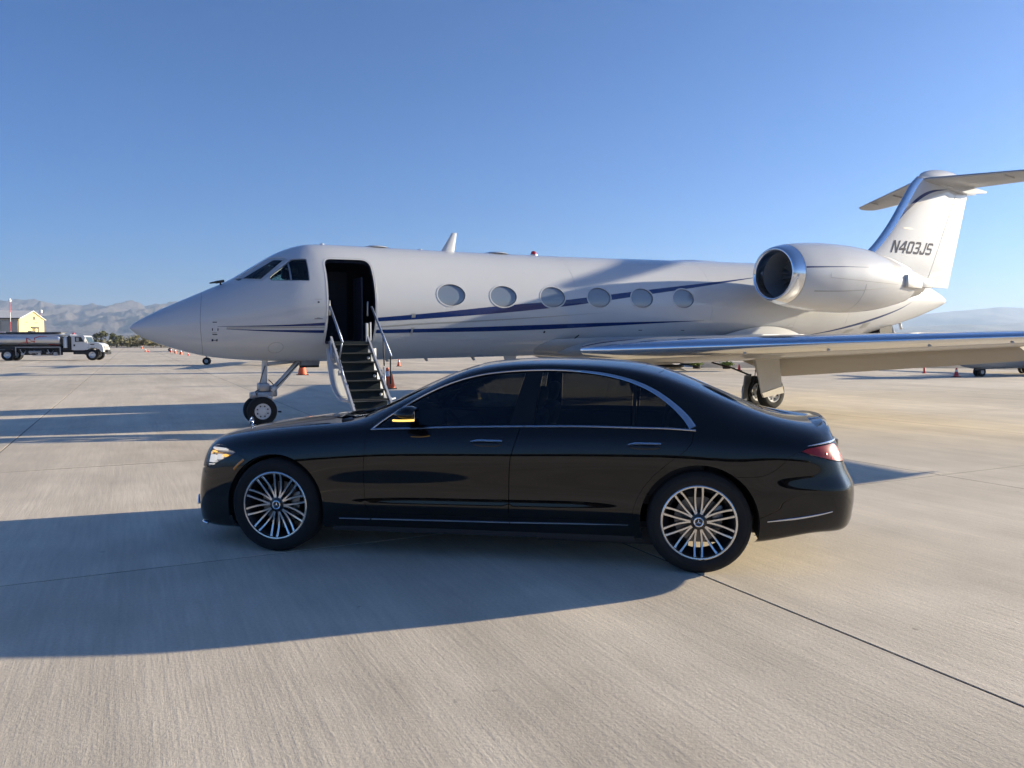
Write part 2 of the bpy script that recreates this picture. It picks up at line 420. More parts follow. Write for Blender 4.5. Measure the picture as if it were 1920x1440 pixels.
# nose, wrapped: (x, w, z)
def wrap(xs, ws, zs): return list(zip(xs, ws, zs))
zf = [.12,.145,.22,.33,.40,.49,.59,.68,.745,.785,.80,.81,.82,.827,.83]
NET.append(wrap([-.80,-.875,-.885,-.885,-.885,-.882,-.872,-.86,-.84,-.82,-.815,-.812,-.81,-.81,-.81],[0]*15,[z-.0 for z in zf]))
NET.append(wrap([-.79,-.862,-.872,-.872,-.872,-.868,-.857,-.843,-.822,-.80,-.795,-.792,-.79,-.79,-.79],[.28,.31,.315,.315,.315,.315,.31,.305,.295,.26,.22,.18,.14,.08,0],zf))
NET.append(wrap([-.72,-.80,-.812,-.812,-.81,-.805,-.79,-.772,-.75,-.725,-.72,-.715,-.712,-.71,-.71],[.52,.58,.60,.605,.605,.60,.595,.585,.56,.50,.44,.37,.28,.15,0],[.12,.145,.22,.33,.40,.49,.59,.68,.75,.80,.818,.83,.84,.846,.85]))
NET.append(wrap([-.60,-.69,-.70,-.705,-.702,-.695,-.68,-.66,-.64,-.62,-.61,-.605,-.605,-.605,-.605],[.70,.785,.80,.805,.805,.80,.79,.775,.74,.67,.59,.49,.37,.2,0],[.125,.15,.225,.335,.405,.495,.60,.695,.77,.822,.842,.855,.865,.871,.874]))
for st in [
 (-.50, (.77,.135),(.855,.155),(.875,.23),(.88,.34),(.88,.41),(.878,.50),(.87,.61),(.855,.71),(.82,.79),(.74,.845),(.65,.865),(.54,.878),(.40,.887),(.21,.893),(0,.895)),
 (-.28, (.83,.15),(.905,.17),(.928,.25),(.932,.36),(.933,.43),(.933,.52),(.928,.635),(.915,.74),(.88,.825),(.79,.885),(.68,.903),(.55,.915),(.40,.924),(.21,.930),(0,.932)),
 (0.0, (.85,.17),(.93,.19),(.955,.27),(.962,.37),(.963,.44),(.963,.53),(.960,.655),(.948,.765),(.912,.86),(.81,.922),(.69,.940),(.55,.951),(.40,.959),(.21,.964),(0,.966)),
 (.28, (.85,.18),(.93,.20),(.952,.28),(.960,.385),(.961,.445),(.962,.54),(.963,.67),(.953,.79),(.918,.89),(.815,.952),(.69,.970),(.55,.981),(.40,.988),(.21,.993),(0,.995)),
 (.55, (.85,.19),(.925,.205),(.945,.285),(.964,.385),(.962,.445),(.960,.545),(.966,.68),(.957,.80),(.925,.905),(.83,.972),(.71,.990),(.57,1.000),(.42,1.010),(.22,1.022),(0,1.028)),
 (.80, (.85,.19),(.922,.205),(.942,.29),(.966,.39),(.963,.45),(.960,.55),(.969,.69),(.961,.815),(.934,.92),(.872,.985),(.80,1.022),(.73,1.058),(.655,1.085),(.36,1.145),(0,1.165)),
 (1.10, (.85,.19),(.922,.205),(.942,.295),(.968,.395),(.965,.455),(.960,.555),(.972,.70),(.964,.825),(.938,.93),(.882,1.0),(.82,1.09),(.742,1.178),(.675,1.218),(.37,1.292),(0,1.312)),
 (1.45, (.85,.195),(.922,.21),(.942,.30),(.969,.40),(.966,.46),(.961,.56),(.975,.71),(.967,.835),(.941,.94),(.886,1.012),(.80,1.17),(.69,1.325),(.625,1.380),(.50,1.417),(0,1.463)),
 (1.78, (.85,.195),(.922,.21),(.942,.30),(.970,.405),(.967,.465),(.962,.565),(.977,.715),(.969,.84),(.944,.945),(.888,1.022),(.795,1.195),(.665,1.388),(.606,1.440),(.50,1.457),(0,1.497)),
 (2.10, (.85,.195),(.922,.21),(.942,.305),(.971,.41),(.968,.47),(.963,.57),(.977,.72),(.970,.845),(.946,.95),(.890,1.028),(.79,1.208),(.658,1.405),(.604,1.449),(.50,1.464),(0,1.504)),
 (2.45, (.85,.20),(.922,.215),(.942,.31),(.971,.415),(.968,.475),(.963,.575),(.977,.725),(.971,.85),(.948,.953),(.892,1.032),(.79,1.203),(.66,1.388),(.604,1.438),(.50,1.455),(0,1.498)),
 (2.75, (.85,.20),(.922,.215),(.945,.315),(.970,.42),(.968,.48),(.966,.58),(.977,.73),(.972,.85),(.950,.952),(.896,1.032),(.80,1.17),(.69,1.322),(.614,1.406),(.51,1.430),(0,1.480)),
 (3.0, (.85,.205),(.925,.22),(.948,.315),(.968,.42),(.968,.485),(.969,.585),(.976,.73),(.972,.85),(.951,.949),(.90,1.026),(.83,1.125),(.735,1.245),(.640,1.340),(.53,1.371),(0,1.432)),
 (3.25, (.85,.21),(.925,.225),(.95,.315),(.967,.42),(.969,.485),(.972,.585),(.975,.73),(.970,.845),(.949,.942),(.90,1.012),(.84,1.085),(.76,1.165),(.660,1.243),(.55,1.274),(0,1.338)),
 (3.5, (.84,.225),(.925,.24),(.948,.32),(.962,.42),(.965,.485),(.968,.585),(.970,.73),(.963,.84),(.942,.933),(.893,.995),(.83,1.052),(.75,1.105),(.665,1.142),(.56,1.170),(0,1.214)),
 (3.75, (.82,.265),(.915,.28),(.935,.35),(.948,.435),(.951,.495),(.955,.59),(.956,.73),(.948,.835),(.925,.92),(.872,.975),(.81,1.018),(.745,1.048),(.665,1.068),(.53,1.080),(0,1.098)),
 (3.98, (.79,.295),(.895,.31),(.912,.375),(.925,.46),(.927,.51),(.929,.595),(.924,.725),(.912,.825),(.885,.905),(.83,.955),(.77,.990),(.705,1.010),(.625,1.028),(.48,1.039),(0,1.054)),
]: NET.append(sec(*st))
NET.append(wrap([4.06,4.14,4.155,4.165,4.17,4.17,4.145,4.115,4.085,4.075,4.075,4.08,4.085,4.09,4.095],[.73,.835,.855,.868,.87,.87,.86,.842,.815,.76,.70,.62,.51,.32,0],[.285,.305,.375,.465,.52,.60,.72,.82,.90,.95,.978,1.000,1.018,1.034,1.044]))
NET.append(wrap([4.14,4.25,4.27,4.285,4.288,4.285,4.245,4.205,4.17,4.15,4.147,4.15,4.153,4.158,4.162],[.59,.71,.725,.735,.737,.737,.73,.715,.695,.65,.59,.52,.42,.26,0],[.265,.29,.365,.465,.525,.605,.72,.82,.91,.955,.982,1.003,1.020,1.034,1.041]))
NET.append(wrap([4.19,4.315,4.335,4.345,4.348,4.345,4.292,4.245,4.208,4.185,4.183,4.186,4.19,4.194,4.197],[.33,.40,.41,.415,.415,.415,.41,.405,.39,.36,.33,.28,.22,.13,0],[.265,.29,.365,.465,.525,.605,.72,.82,.915,.965,.992,1.010,1.024,1.035,1.039]))
NET.append(wrap([4.21,4.335,4.355,4.365,4.368,4.365,4.308,4.258,4.22,4.197,4.194,4.197,4.20,4.205,4.208],[0]*15,[.265,.29,.365,.465,.525,.605,.72,.82,.92,.97,.997,1.012,1.025,1.034,1.038]))
for col in NET:
    for k_ in (3,4): pass
NET = np.array(NET, float)
for j_ in range(6, 20):
    x_ = NET[j_,0,0]; f_ = min(1, max(0,(x_-.2)/.5))*min(1, max(0,(3.1-x_)/.5))
    NET[j_,2,1] -= .012*f_; NET[j_,2,2] += .015*f_; NET[j_,3,1] += .004*f_; NET[j_,3,2] -= .004*f_; NET[j_,4,2] -= .030*f_; NET[j_,4,1] += .003*f_; NET[j_,5,1] -= .010*f_; NET[j_,4,1] -= .005*f_
for j_ in range(len(NET)):
    x_ = NET[j_,0,0]
    if 3.4 < x_ < 3.9: NET[j_,0:2,2] -= .028; NET[j_,2,2] -= .012
    if x_ > 3.7: NET[j_,5,1] += .006*(NET[j_,5,1] > .1); NET[j_,6,1] -= .012*(NET[j_,6,1] > .1); NET[j_,5,2] += .012; NET[j_,6,2] -= .035
NET = np.array(NET)                                # ncol x nrow x (x,w,z)
NC, NR = NET.shape[:2]
MW = np.array([1,-1,1])
G_ = np.concatenate([NET[1:2]*MW, NET, NET[-2:-1]*MW], 0)
G_ = np.concatenate([2*G_[:,0:1]-G_[:,1:2], G_, G_[:,-2:-1]*MW], 1)
def bsp(t):
    return np.stack([(1-t)**3/6, (3*t**3-6*t*t+4)/6, (-3*t**3+3*t*t+3*t+1)/6, t**3/6], -1)
def dbsp(t):
    return np.stack([-(1-t)**2/2, (9*t*t-12*t)/6, (-9*t*t+6*t+3)/6, t*t/2], -1)
def car_raw(u, s, der=False):
    u = np.clip(np.asarray(u, float), 0, NC-1-1e-9); s = np.clip(np.asarray(s, float), 0, NR-1-1e-9)
    i = np.floor(u).astype(int); j = np.floor(s).astype(int); a = bsp(u-i); b = bsp(s-j)
    P = np.zeros(u.shape+(3,)); 
    if der: Pu = np.zeros_like(P); Ps = np.zeros_like(P); da = dbsp(u-i); db = dbsp(s-j)
    for p in range(4):
        for q in range(4):
            g_ = G_[i+p, j+q]; P += g_*(a[...,p]*b[...,q])[...,None]
            if der: Pu += g_*(da[...,p]*b[...,q])[...,None]; Ps += g_*(a[...,p]*db[...,q])[...,None]
    return (P, Pu, Ps) if der else P
def car_surf(u, s):
    P, Pu, Ps = car_raw(u, s, True); N = np.cross(Pu, Ps)       # u aft, s up, w outward
    L = np.linalg.norm(N, axis=-1)[...,None]; N = N/np.maximum(L, 1e-9)
    bad = L[...,0] < 1e-7; N[bad] = (0,0,1)
    P = P*np.array([1,-1,1]); N = N*np.array([1,-1,1])           # near (left) side lies at negative y
    sg = np.sign(np.sum(N*np.array([0,-1,0]), -1)+1e-3*0); 
    return P, -N
_t = car_surf(np.array([12.]), np.array([6.]))[1][0]
if _t[1] > 0:
    _cs = car_surf
    def car_surf(u, s):
        P, N = _cs(u, s); return P, -N
_uu, _ss = np.meshgrid(np.linspace(0, NC-1, 420), np.linspace(0, NR-1, 240), indexing='ij')
_PP = car_raw(_uu, _ss)
def inv(pts, comp=(0,2), sr=(0,14), ur=(0,99)):
    """side view (x,z) or top view (x,w) outline -> surface parameters"""
    out = []; m = (_ss >= sr[0]) & (_ss <= sr[1]) & (_uu >= ur[0]) & (_uu <= ur[1])
    A = _PP[m][:, comp]; Um = _uu[m]; Sm = _ss[m]
    for p in pts:
        k = np.argmin(((A-np.asarray(p))**2).sum(1)); u, s = Um[k], Sm[k]
        for _ in range(8):
            P, Pu, Ps = car_raw(np.array([u]), np.array([s]), True); J = np.stack([Pu[0][list(comp)], Ps[0][list(comp)]], 1); r = np.asarray(p)-P[0][list(comp)]
            if abs(np.linalg.det(J)) < 1e-7: break
            d = np.linalg.solve(J, r); d = np.clip(d, -.5, .5); u = np.clip(u+d[0], max(0,ur[0]), min(NC-1,ur[1])); s = np.clip(s+d[1], sr[0], sr[1])
        out.append((u, s))
    return np.array(out)
UL = np.arange(0, NC-1+1e-6, .125); SL = np.arange(0, NR-1+1e-6, .125)
USC, SSC = 2.2, 1.0
def cpanel(name, poly, holes=(), mat='car_paint', parent=car, off=0.0, lip=.012, mirror=False, ul=UL, sl=SL, **k):
    return panel(name, car_surf, poly, holes, ul, sl, USC, SSC, off, lip, None, mat, parent, mirror=mirror, **k)

FWX, RWX, WZ, WR = .035, 3.212, .36, .36
def arch(cx, r, zt=0.0):
    a = np.linspace(R(200), R(-20), 40); pts = np.stack([cx+r*np.cos(a), WZ+zt+r*np.sin(a)], 1); pts = pts[pts[:,1] > .215]
    q = inv(pts, sr=(0.3,9), ur=(2.5, NC-3)); return np.concatenate([[(q[0,0],-.4)], q, [(q[-1,0],-.4)]])
archF = arch(FWX, .398); archR = arch(RWX, .408)
SIDE = dict(sr=(0,10), ur=(3, NC-4))
# panel outlines in side view
dlo = np.concatenate([smoothpoly([(.835,.975),(.93,1.057),(1.10,1.163),(1.28,1.255),(1.45,1.318),(1.62,1.360),(1.80,1.383),(2.0,1.396),(2.2,1.397),(2.4,1.385),(2.58,1.358),(2.75,1.312),(2.90,1.245),(3.02,1.162),(3.10,1.085),(3.155,1.012)], 4),
                      smoothpoly([(3.155,1.012),(2.76,1.019),(2.37,1.020),(1.97,1.012),(1.52,.999),(1.2,.985),(.835,.975)], 5)[1:-1]])
uv_dlo = inv(dlo, sr=(7.5,12.3), ur=(4, NC-5))
fd = np.array([(.775,.925),(.765,.80),(.758,.65),(.762,.50),(.772,.40),(.80,.335),(1.2,.335),(1.60,.34),(1.868,.342),(1.868,.45),(1.869,.62),(1.88,.78),(1.90,.85),(1.945,.999),(1.7,.991),(1.45,.981),(1.2,.968),(.95,.955),(.80,.950)])
rd = np.array([(1.945,.999),(1.90,.85),(1.88,.78),(1.869,.62),(1.868,.45),(1.868,.342),(2.2,.348),(2.5,.352),(2.745,.356),(2.760,.43),(2.779,.501),(2.824,.59),(2.90,.686),(2.991,.767),(3.06,.822),(3.125,.872),(3.162,.925),(3.172,.995),(3.0,1.002),(2.76,1.004),(2.37,1.006),(2.1,1.002)])
def closedinv(P, d=0.0, **k):
    P = densify(P, .05); 
    if d: P = offset_poly(P, d)
    return inv(P, **k)
uv_fd = closedinv(fd, **SIDE); uv_rd = closedinv(rd, **SIDE)
hl = roundpoly([(-.64,.762),(-.56,.803),(-.44,.800),(-.315,.752),(-.46,.685),(-.55,.632),(-.632,.618),(-.66,.69)], [.03,.05,.05,.01,.04,.05,.03,.05])
uv_hl = closedinv(hl, sr=(4,11), ur=(1.2,8))
tl = roundpoly([(3.885,.872),(3.93,.893),(4.02,.905),(4.135,.916),(4.19,.86),(4.222,.78),(4.13,.80),(4.03,.826),(3.95,.850)], [.004,.02,.05,.02,.06,.02,.05,.05,.05])
uv_tl = closedinv(tl, sr=(4,12), ur=(NC-9, NC-2.2))
fuel = None
TOP = dict(comp=(0,1), sr=(8.6,13.99), ur=(0,NC-1))
ws = densify([(.545,.0),(.56,.25),(.62,.45),(.73,.60),(.83,.635),(1.10,.60),(1.30,.555),(1.44,.50),(1.50,.30),(1.515,.0)], .06, False)
uv_ws = inv(ws, **TOP); uv_ws[0,1] = NR-1; uv_ws[-1,1] = NR-1
bw = densify([(2.985,.0),(2.97,.30),(2.93,.49),(3.1,.55),(3.35,.585),(3.58,.57),(3.68,.48),(3.72,.25),(3.73,.0)], .06, False)
uv_bw = inv(bw, **TOP); uv_bw[0,1] = NR-1; uv_bw[-1,1] = NR-1
rf = densify([(1.60,.0),(1.59,.30),(1.55,.47),(1.75,.50),(2.2,.49),(2.6,.485),(2.78,.47),(2.84,.28),(2.85,.0)], .06, False)
uv_rf = inv(rf, **TOP); uv_rf[0,1] = NR-1; uv_rf[-1,1] = NR-1
hd = densify([(-.70,.0),(-.68,.30),(-.60,.52),(-.45,.66),(-.2,.745),(.1,.775),(.45,.785),(.56,.74),(.53,.45),(.49,.25),(.475,.0)], .06, False)
uv_hd = inv(hd, **TOP); uv_hd[0,1] = NR-1; uv_hd[-1,1] = NR-1
bt = densify([(3.765,.0),(3.77,.35),(3.80,.58),(3.95,.60),(4.04,.585),(4.10,.50),(4.14,.35),(4.165,.0)], .06, False)
uv_bt = inv(bt, **TOP); uv_bt[0,1] = NR-1; uv_bt[-1,1] = NR-1
# bumper skins
fb_side = np.array([(-.315,.752),(-.26,.730),(-.20,.705)])
q1 = inv(densify(fb_side, .03, False), sr=(3,11), ur=(2,8))
hlb = uv_hl[np.argsort(uv_hl[:,0])]; 
uv_fb = np.concatenate([[(0,0)], [(inv([(.2,.25)],**SIDE)[0,0],0)], [(inv([(.2,.25)],**SIDE)[0,0],3.0)], q1[::-1], inv([(-.46,.683),(-.55,.630),(-.635,.614)], sr=(3,11), ur=(1,8)), [(1.0,5.9),(0,5.9)]])
rb_side = np.array([(3.45,.690),(3.553,.693),(3.635,.704),(3.717,.745),(3.789,.808),(3.853,.862),(3.885,.868)])
q2 = inv(smoothpoly(rb_side, 4), sr=(3,11), ur=(NC-12, NC-2))
q3 = inv([(3.95,.846),(4.03,.822),(4.13,.796),(4.21,.778)], sr=(3,11), ur=(NC-9, NC-2))
ub = inv([(3.3,.3)], **SIDE)[0,0]
uv_rb = np.concatenate([[(ub,0)], [(NC-1,0)], [(NC-1,5.95),(NC-2,6.0)], q3[::-1], q2[::-1], [(ub, q2[0,1])]])
full = np.array([(0,0),(NC-1,0),(NC-1,NR-1),(0,NR-1)], float)
full = densify(full, .25)
holes = [archF, archR, uv_dlo, uv_fd, uv_rd, uv_hl, uv_tl, uv_ws, uv_bw, uv_hd, uv_bt, uv_rf]
GAP = .10
def shrink(uv, d=.0022):
    """open a panel gap: move the outline inwards by d metres, in parameter space"""
    P, Pu, Ps = car_raw(uv[:,0], uv[:,1], True); lu = np.linalg.norm(Pu,axis=1)+1e-4; ls = np.linalg.norm(Ps,axis=1)+1e-4
    n = len(uv); A = uv*np.stack([lu,ls],1); ar = np.sum(uv[:,0]*np.roll(uv[:,1],-1)-np.roll(uv[:,0],-1)*uv[:,1]); sg = 1 if ar > 0 else -1
    T = (np.roll(uv,-1,0)-np.roll(uv,1,0))*np.stack([lu,ls],1); T /= (np.linalg.norm(T,axis=1)[:,None]+1e-9)
    N = np.stack([-T[:,1],T[:,0]],1)*sg*d/np.stack([lu,ls],1)
    q = uv+N; top = uv[:,1] > NR-1.001; q[top,1] = NR-1
    return q
def clipped(q): q = np.array(q); return q[(q[:,1] > -.05)]
body_holes = [archF, archR, uv_dlo, uv_fd, uv_rd, uv_hl, uv_tl, uv_ws, uv_bw, uv_hd, uv_bt, uv_rf, shrink(uv_fb,-.001), shrink(uv_rb,-.001)]
body = panel('body', car_surf, full, body_holes, UL, SL, USC, SSC, 0, .016, [shrink(q,-.0005) for q in (uv_dlo, uv_fd, uv_rd, uv_hl, uv_tl)], 'car_paint', car, mirror=True)
cpanel('front_bumper', shrink(uv_fb,.0015), [archF, uv_hl], lip=0, mirror=True)
cpanel('rear_bumper', shrink(uv_rb,.0015), [archR, uv_tl], lip=0, mirror=True)
cpanel('bonnet', shrink(uv_hd,.003), lip=.015, mirror=True)
cpanel('boot_lid', shrink(uv_bt,.003), lip=.015, mirror=True)
cpanel('windscreen', shrink(uv_ws,.001), mat='clear_glass', lip=0, off=-.003, mirror=True)
cpanel('rear_window', shrink(uv_bw,.001), mat='privacy_glass', lip=0, off=-.003, mirror=True)
cpanel('roof_panel', shrink(uv_rf,.003), mat='gloss_black', lip=.01, mirror=True)

def flip_copy(o, name=None):
    """the same piece on the far side"""
    me = o.data.copy(); c = bpy.data.objects.new(name or o.name.split('.')[0], me); COL.objects.link(c); c.parent = o.parent
    n = [l.vector.copy() for l in me.corner_normals]; 
    vn = {}
    for l, nn in zip(me.loops, n): vn[l.vertex_index] = nn
    me.flip_normals()
    for v in me.vertices: v.co.y = -v.co.y
    me.update()
    me.normals_split_custom_set_from_vertices([(vn[i].x, -vn[i].y, vn[i].z) if i in vn else (0,0,1) for i in range(len(me.vertices))])
    return c
doors = []
for nm, uvp in (('front_door', uv_fd), ('rear_door', uv_rd)):
    d = cpanel('door', shrink(uvp, .0028), lip=.02); d2 = flip_copy(d); doors += [d, d2]
# side glazing: panes, pillar trims
def sidecut(x0b, x0t, x1b, x1t, d=0.0):
    """part of the daylight opening between two leaning lines"""
    out = []; P = densify(dlo, .025)
    def clip(P, xb, xt, keep):
        res = []; f = lambda p: (p[0]-(xb+(xt-xb)*(p[1]-1.01)/.38))*keep
        for i in range(len(P)):
            a, b = P[i], P[(i+1)%len(P)]; fa, fb_ = f(a), f(b)
            if fa >= 0: res.append(a)
            if (fa >= 0) != (fb_ >= 0): res.append(a+(b-a)*fa/(fa-fb_))
        return np.array(res)
    Q = clip(P, x0b, x0t, 1); Q = clip(Q, x1b, x1t, -1)
    k = [0]; 
    for i in range(1, len(Q)):
        if np.linalg.norm(Q[i]-Q[k[-1]]) > .004: k.append(i)
    return inv(Q[k], sr=(7.5,12.3), ur=(4, NC-5))
GL = dict(lip=0, off=-.006)
def glaze(name, a, mat, par, off=-.006):
    o = cpanel(name, shrink(sidecut(*a), .002), mat=mat, parent=par, lip=.004, off=off); return o
fw = glaze('window', (.5,.5,1.853,1.945), 'privacy_glass', doors[0])
bp1 = glaze('pillar_trim', (1.853,1.945,2.036,2.075), 'gloss_black', car, -.003)
rw = glaze('window', (2.036,2.075,2.738,2.752), 'privacy_glass', doors[2])
dv = glaze('pillar_trim', (2.738,2.752,2.768,2.786), 'gloss_black', doors[2], -.003)
qw = glaze('window', (2.768,2.786,3.6,3.6), 'privacy_glass', doors[2])
for o, p in ((fw, doors[1]), (bp1, car), (rw, doors[3]), (dv, doors[3]), (qw, doors[3])):
    c = flip_copy(o); c.parent = p
# bright strips lying on the surface
def strip(name, pts, w, h, mat, parent, sr=(0,13.5), ur=(2,NC-2), step=.03, off=0.0, both=True):
    q = inv(densify(pts, step, False), sr=sr, ur=ur); P, N = car_surf(q[:,0], q[:,1]); P = P+N*off
    ww = w if not isinstance(w, (list, tuple)) else list(np.interp(np.linspace(0,1,len(P)), np.linspace(0,1,len(w)), w))
    mb = MB(); mb.sweep(P, N, ww, h); o = fixn(mb.build(name, mat, parent, 40))
    if both:
        mb2 = MB(); mb2.sweep(P*np.array([1,-1,1]), N*np.array([1,-1,1]), ww, h); fixn(mb2.build(name, mat, parent, 40))
    return o
dtop = smoothpoly([(.80,.955),(.90,1.040),(1.10,1.172),(1.28,1.264),(1.45,1.327),(1.62,1.368),(1.80,1.391),(2.0,1.4035),(2.2,1.405),(2.4,1.393),(2.58,1.367),(2.75,1.322),(2.90,1.255),(3.03,1.165),(3.115,1.085),(3.165,1.018)], 6)
strip('window_chrome', dtop, [.013]*6+[.014,.015,.016,.018,.021,.026,.035,.045,.052], .008, 'satin_chrome', car, (7.5,12.5), (4,NC-4))
strip('belt_chrome', smoothpoly([(.80,.957),(1.2,.977),(1.52,.991),(1.97,1.004)], 6), .015, .009, 'satin_chrome', doors[0], (7,11), (4,NC-4))
strip('belt_chrome', smoothpoly([(1.976,1.004),(2.37,1.012),(2.76,1.011),(3.0,1.009),(3.185,1.000)], 6), .015, .009, 'satin_chrome', doors[2], (7,11), (4,NC-4))
strip('sill_chrome', [(.555,.283),(.80,.285)], .010, .006, 'satin_chrome', car, (.5,4))
strip('sill_chrome', [(.812,.286),(1.868,.304)], .012, .007, 'satin_chrome', car, (.5,4))
strip('sill_chrome', [(1.874,.304),(2.3,.315),(2.725,.325)], [.012,.012,.011,.005], .007, 'satin_chrome', car, (.5,4))
strip('bumper_chrome', smoothpoly([(3.668,.388),(3.85,.413),(4.0,.440),(4.10,.462)], 5), [.010,.016,.016,.010], .007, 'satin_chrome', car, (1,6))
strip('tail_chrome', smoothpoly([(3.93,.905),(4.02,.917),(4.12,.926),(4.18,.930)], 5), [.006,.012,.014,.012], .006, 'satin_chrome', car, (5,12), (NC-9,NC-1.5))
strip('side_marker', [(-.325,.625),(-.29,.66),(-.235,.705)], .018, .004, 'amber', car, (3,10), (2,8), step=.01)
# tail edge: chrome exhaust trim, lower diffuser
# lamps
def bowl(name, uvp, depth, mat, par):
    q = shrink(uvp, .004); return panel(name, car_surf, q, [], UL, SL, USC, SSC, -depth, 0, None, mat, par)
for s in (1, -1):
    ln = cpanel('headlight', shrink(uv_hl, .003), mat='lens_glass', lip=.01) if s > 0 else flip_copy(ln)
    if s > 0:
        b0 = bowl('lamp_bowl', uv_hl, .035, 'lamp_bowl', ln)
        kids = [b0]
        def lampbit(name, x0, z0, x1, z1, mat, h, par=None):
            q = inv(roundpoly([(x0,z0),(x1,z0+.004),(x1,z1),(x0,z1-.004)], .008), sr=(4,11), ur=(1.2,8))
            P, N = car_surf(q[:,0], q[:,1]); k = len(P); V = np.concatenate([P-N*.030, P-N*.006*1.2]); 
            return fixn(mk(name, V, [tuple(range(k,2*k)), tuple(range(k))[::-1]]+[(i,(i+1)%k,(i+1)%k+k,i+k) for i in range(k)], mat, par or ln))
        kids += [lampbit('daylight_strip', -.605,.765,-.43,.782, 'lamp_white', .01), lampbit('indicator', -.60,.742,-.56,.757, 'lamp_amber_lit', .01), lampbit('projector', -.60,.66,-.545,.725, 'lamp_white', .02), lampbit('projector', -.52,.69,-.47,.735, 'lamp_white', .02),
                 lampbit('indicator', -.455,.715,-.415,.738, 'lamp_amber_lit', .01), lampbit('light_guide', -.612,.64,-.56,.652, 'lamp_white', .01), lampbit('light_guide', -.535,.668,-.48,.682, 'chrome', .01), lampbit('light_guide', -.628,.655,-.610,.745, 'chrome', .01)]
    else:
        for kd in kids: c = flip_copy(kd); c.parent = ln
for s in (1, -1):
    if s > 0:
        tn = cpanel('tail_light', shrink(uv_tl, .003), mat='tail_red', lip=.01); kids = []
        for (x0, z0, x1, z1) in ((4.06,.845,4.165,.862),(4.10,.815,4.195,.828)):
            q = inv(roundpoly([(x0,z0),(x1,z0-.006),(x1,z1-.006),(x0,z1)], .006), sr=(4,11), ur=(NC-9,NC-2)); P, N = car_surf(q[:,0], q[:,1]); k = len(P)
            V = np.concatenate([P-N*.004, P+N*.002]); kids.append(fixn(mk('light_bar', V, [tuple(range(k,2*k)), tuple(range(k))[::-1]]+[(i,(i+1)%k,(i+1)%k+k,i+k) for i in range(k)], 'tail_lit', tn)))
    else:
        t2 = flip_copy(tn)
        for kd in kids: c = flip_copy(kd); c.parent = t2
# inner shell behind the gaps
sh = np.array([(4.2,.5),(NC-5.,.5),(NC-5.,9.0),(4.2,9.0)]); 
panel('inner_shell', car_surf, densify(sh,.25), [archF, archR], UL, SL, USC, SSC, -.045, 0, None, 'trim_black', car, mirror=True)
# floor pan and wheel housings
MB().box((1.6,0,.24),(3.9,1.55,.06)).box((-.35,0,.22),(.5,1.2,.05)).box((3.65,0,.34),(.6,1.2,.06)).box((2.6,0,.185),(1.1,1.5,.09)).box((3.25,0,.24),(.34,1.35,.16)).box((3.52,.35,.29),(.22,.62,.12)).box((3.52,-.35,.29),(.22,.55,.12)).build('floor_pan', 'trim_black', car)
for cx, hw, nm in ((FWX,.40,'f'),(RWX,.41,'r')):
    for s in (-1, 1):
        mb = MB(); a = np.linspace(R(-14), R(194), 30); b = len(mb.v)
        ring = [(cx+hw*math.cos(t), WZ+hw*math.sin(t)) for t in a]; k = len(ring)
        mb.v += [(x, s*.935, z) for x, z in ring]+[(x, s*.58, z) for x, z in ring]
        mb.f += [(i,i+1,i+1+k,i+k) for i in range(k-1)]+[tuple(range(k,2*k))]
        mb.build('wheel_housing', 'trim_black', car, True)
# lower skirts of the sills
for s in (-1, 1): MB().prism([(.50,.185),(2.77,.205),(2.77,.30),(.50,.28)], 'y', s*.80, s*.915).build('sill_skirt', 'trim_black', car)

# door handles: recess, bright blade
def handle(door, x0, x1, z, s=-1):
    for side, dd in ((1, door[0]), (-1, door[1])):
        xs = np.linspace(x0, x1, 16); q = inv([(x, z+.010*min(1, (x-x0)/.05)-.010) for x in xs], **SIDE); P, N = car_surf(q[:,0], q[:,1]); M_ = np.array([1,side,1])
        mb = MB(); w = list(np.interp(xs, [x0, x0+.04, x1-.02, x1], [.008,.017,.017,.015])); mb.sweep((P+N*.010)*M_, (N*.9+np.array([0,0,.25]))*M_, w, .013)
        h = fixn(mb.build('handle', 'satin_chrome', dd, 40))
        q = inv([(x, z-.024) for x in xs], **SIDE); P, N = car_surf(q[:,0], q[:,1]); mb = MB(); mb.sweep(P*M_, N*M_, list(np.interp(xs,[x0,x0+.06,x1-.05,x1],[.004,.030,.030,.004])), .004)
        fixn(mb.build('handle_recess', 'gloss_black', dd, 40))
handle(doors[0:2], 1.588, 1.822, .898); handle(doors[2:4], 2.720, 2.948, .905)

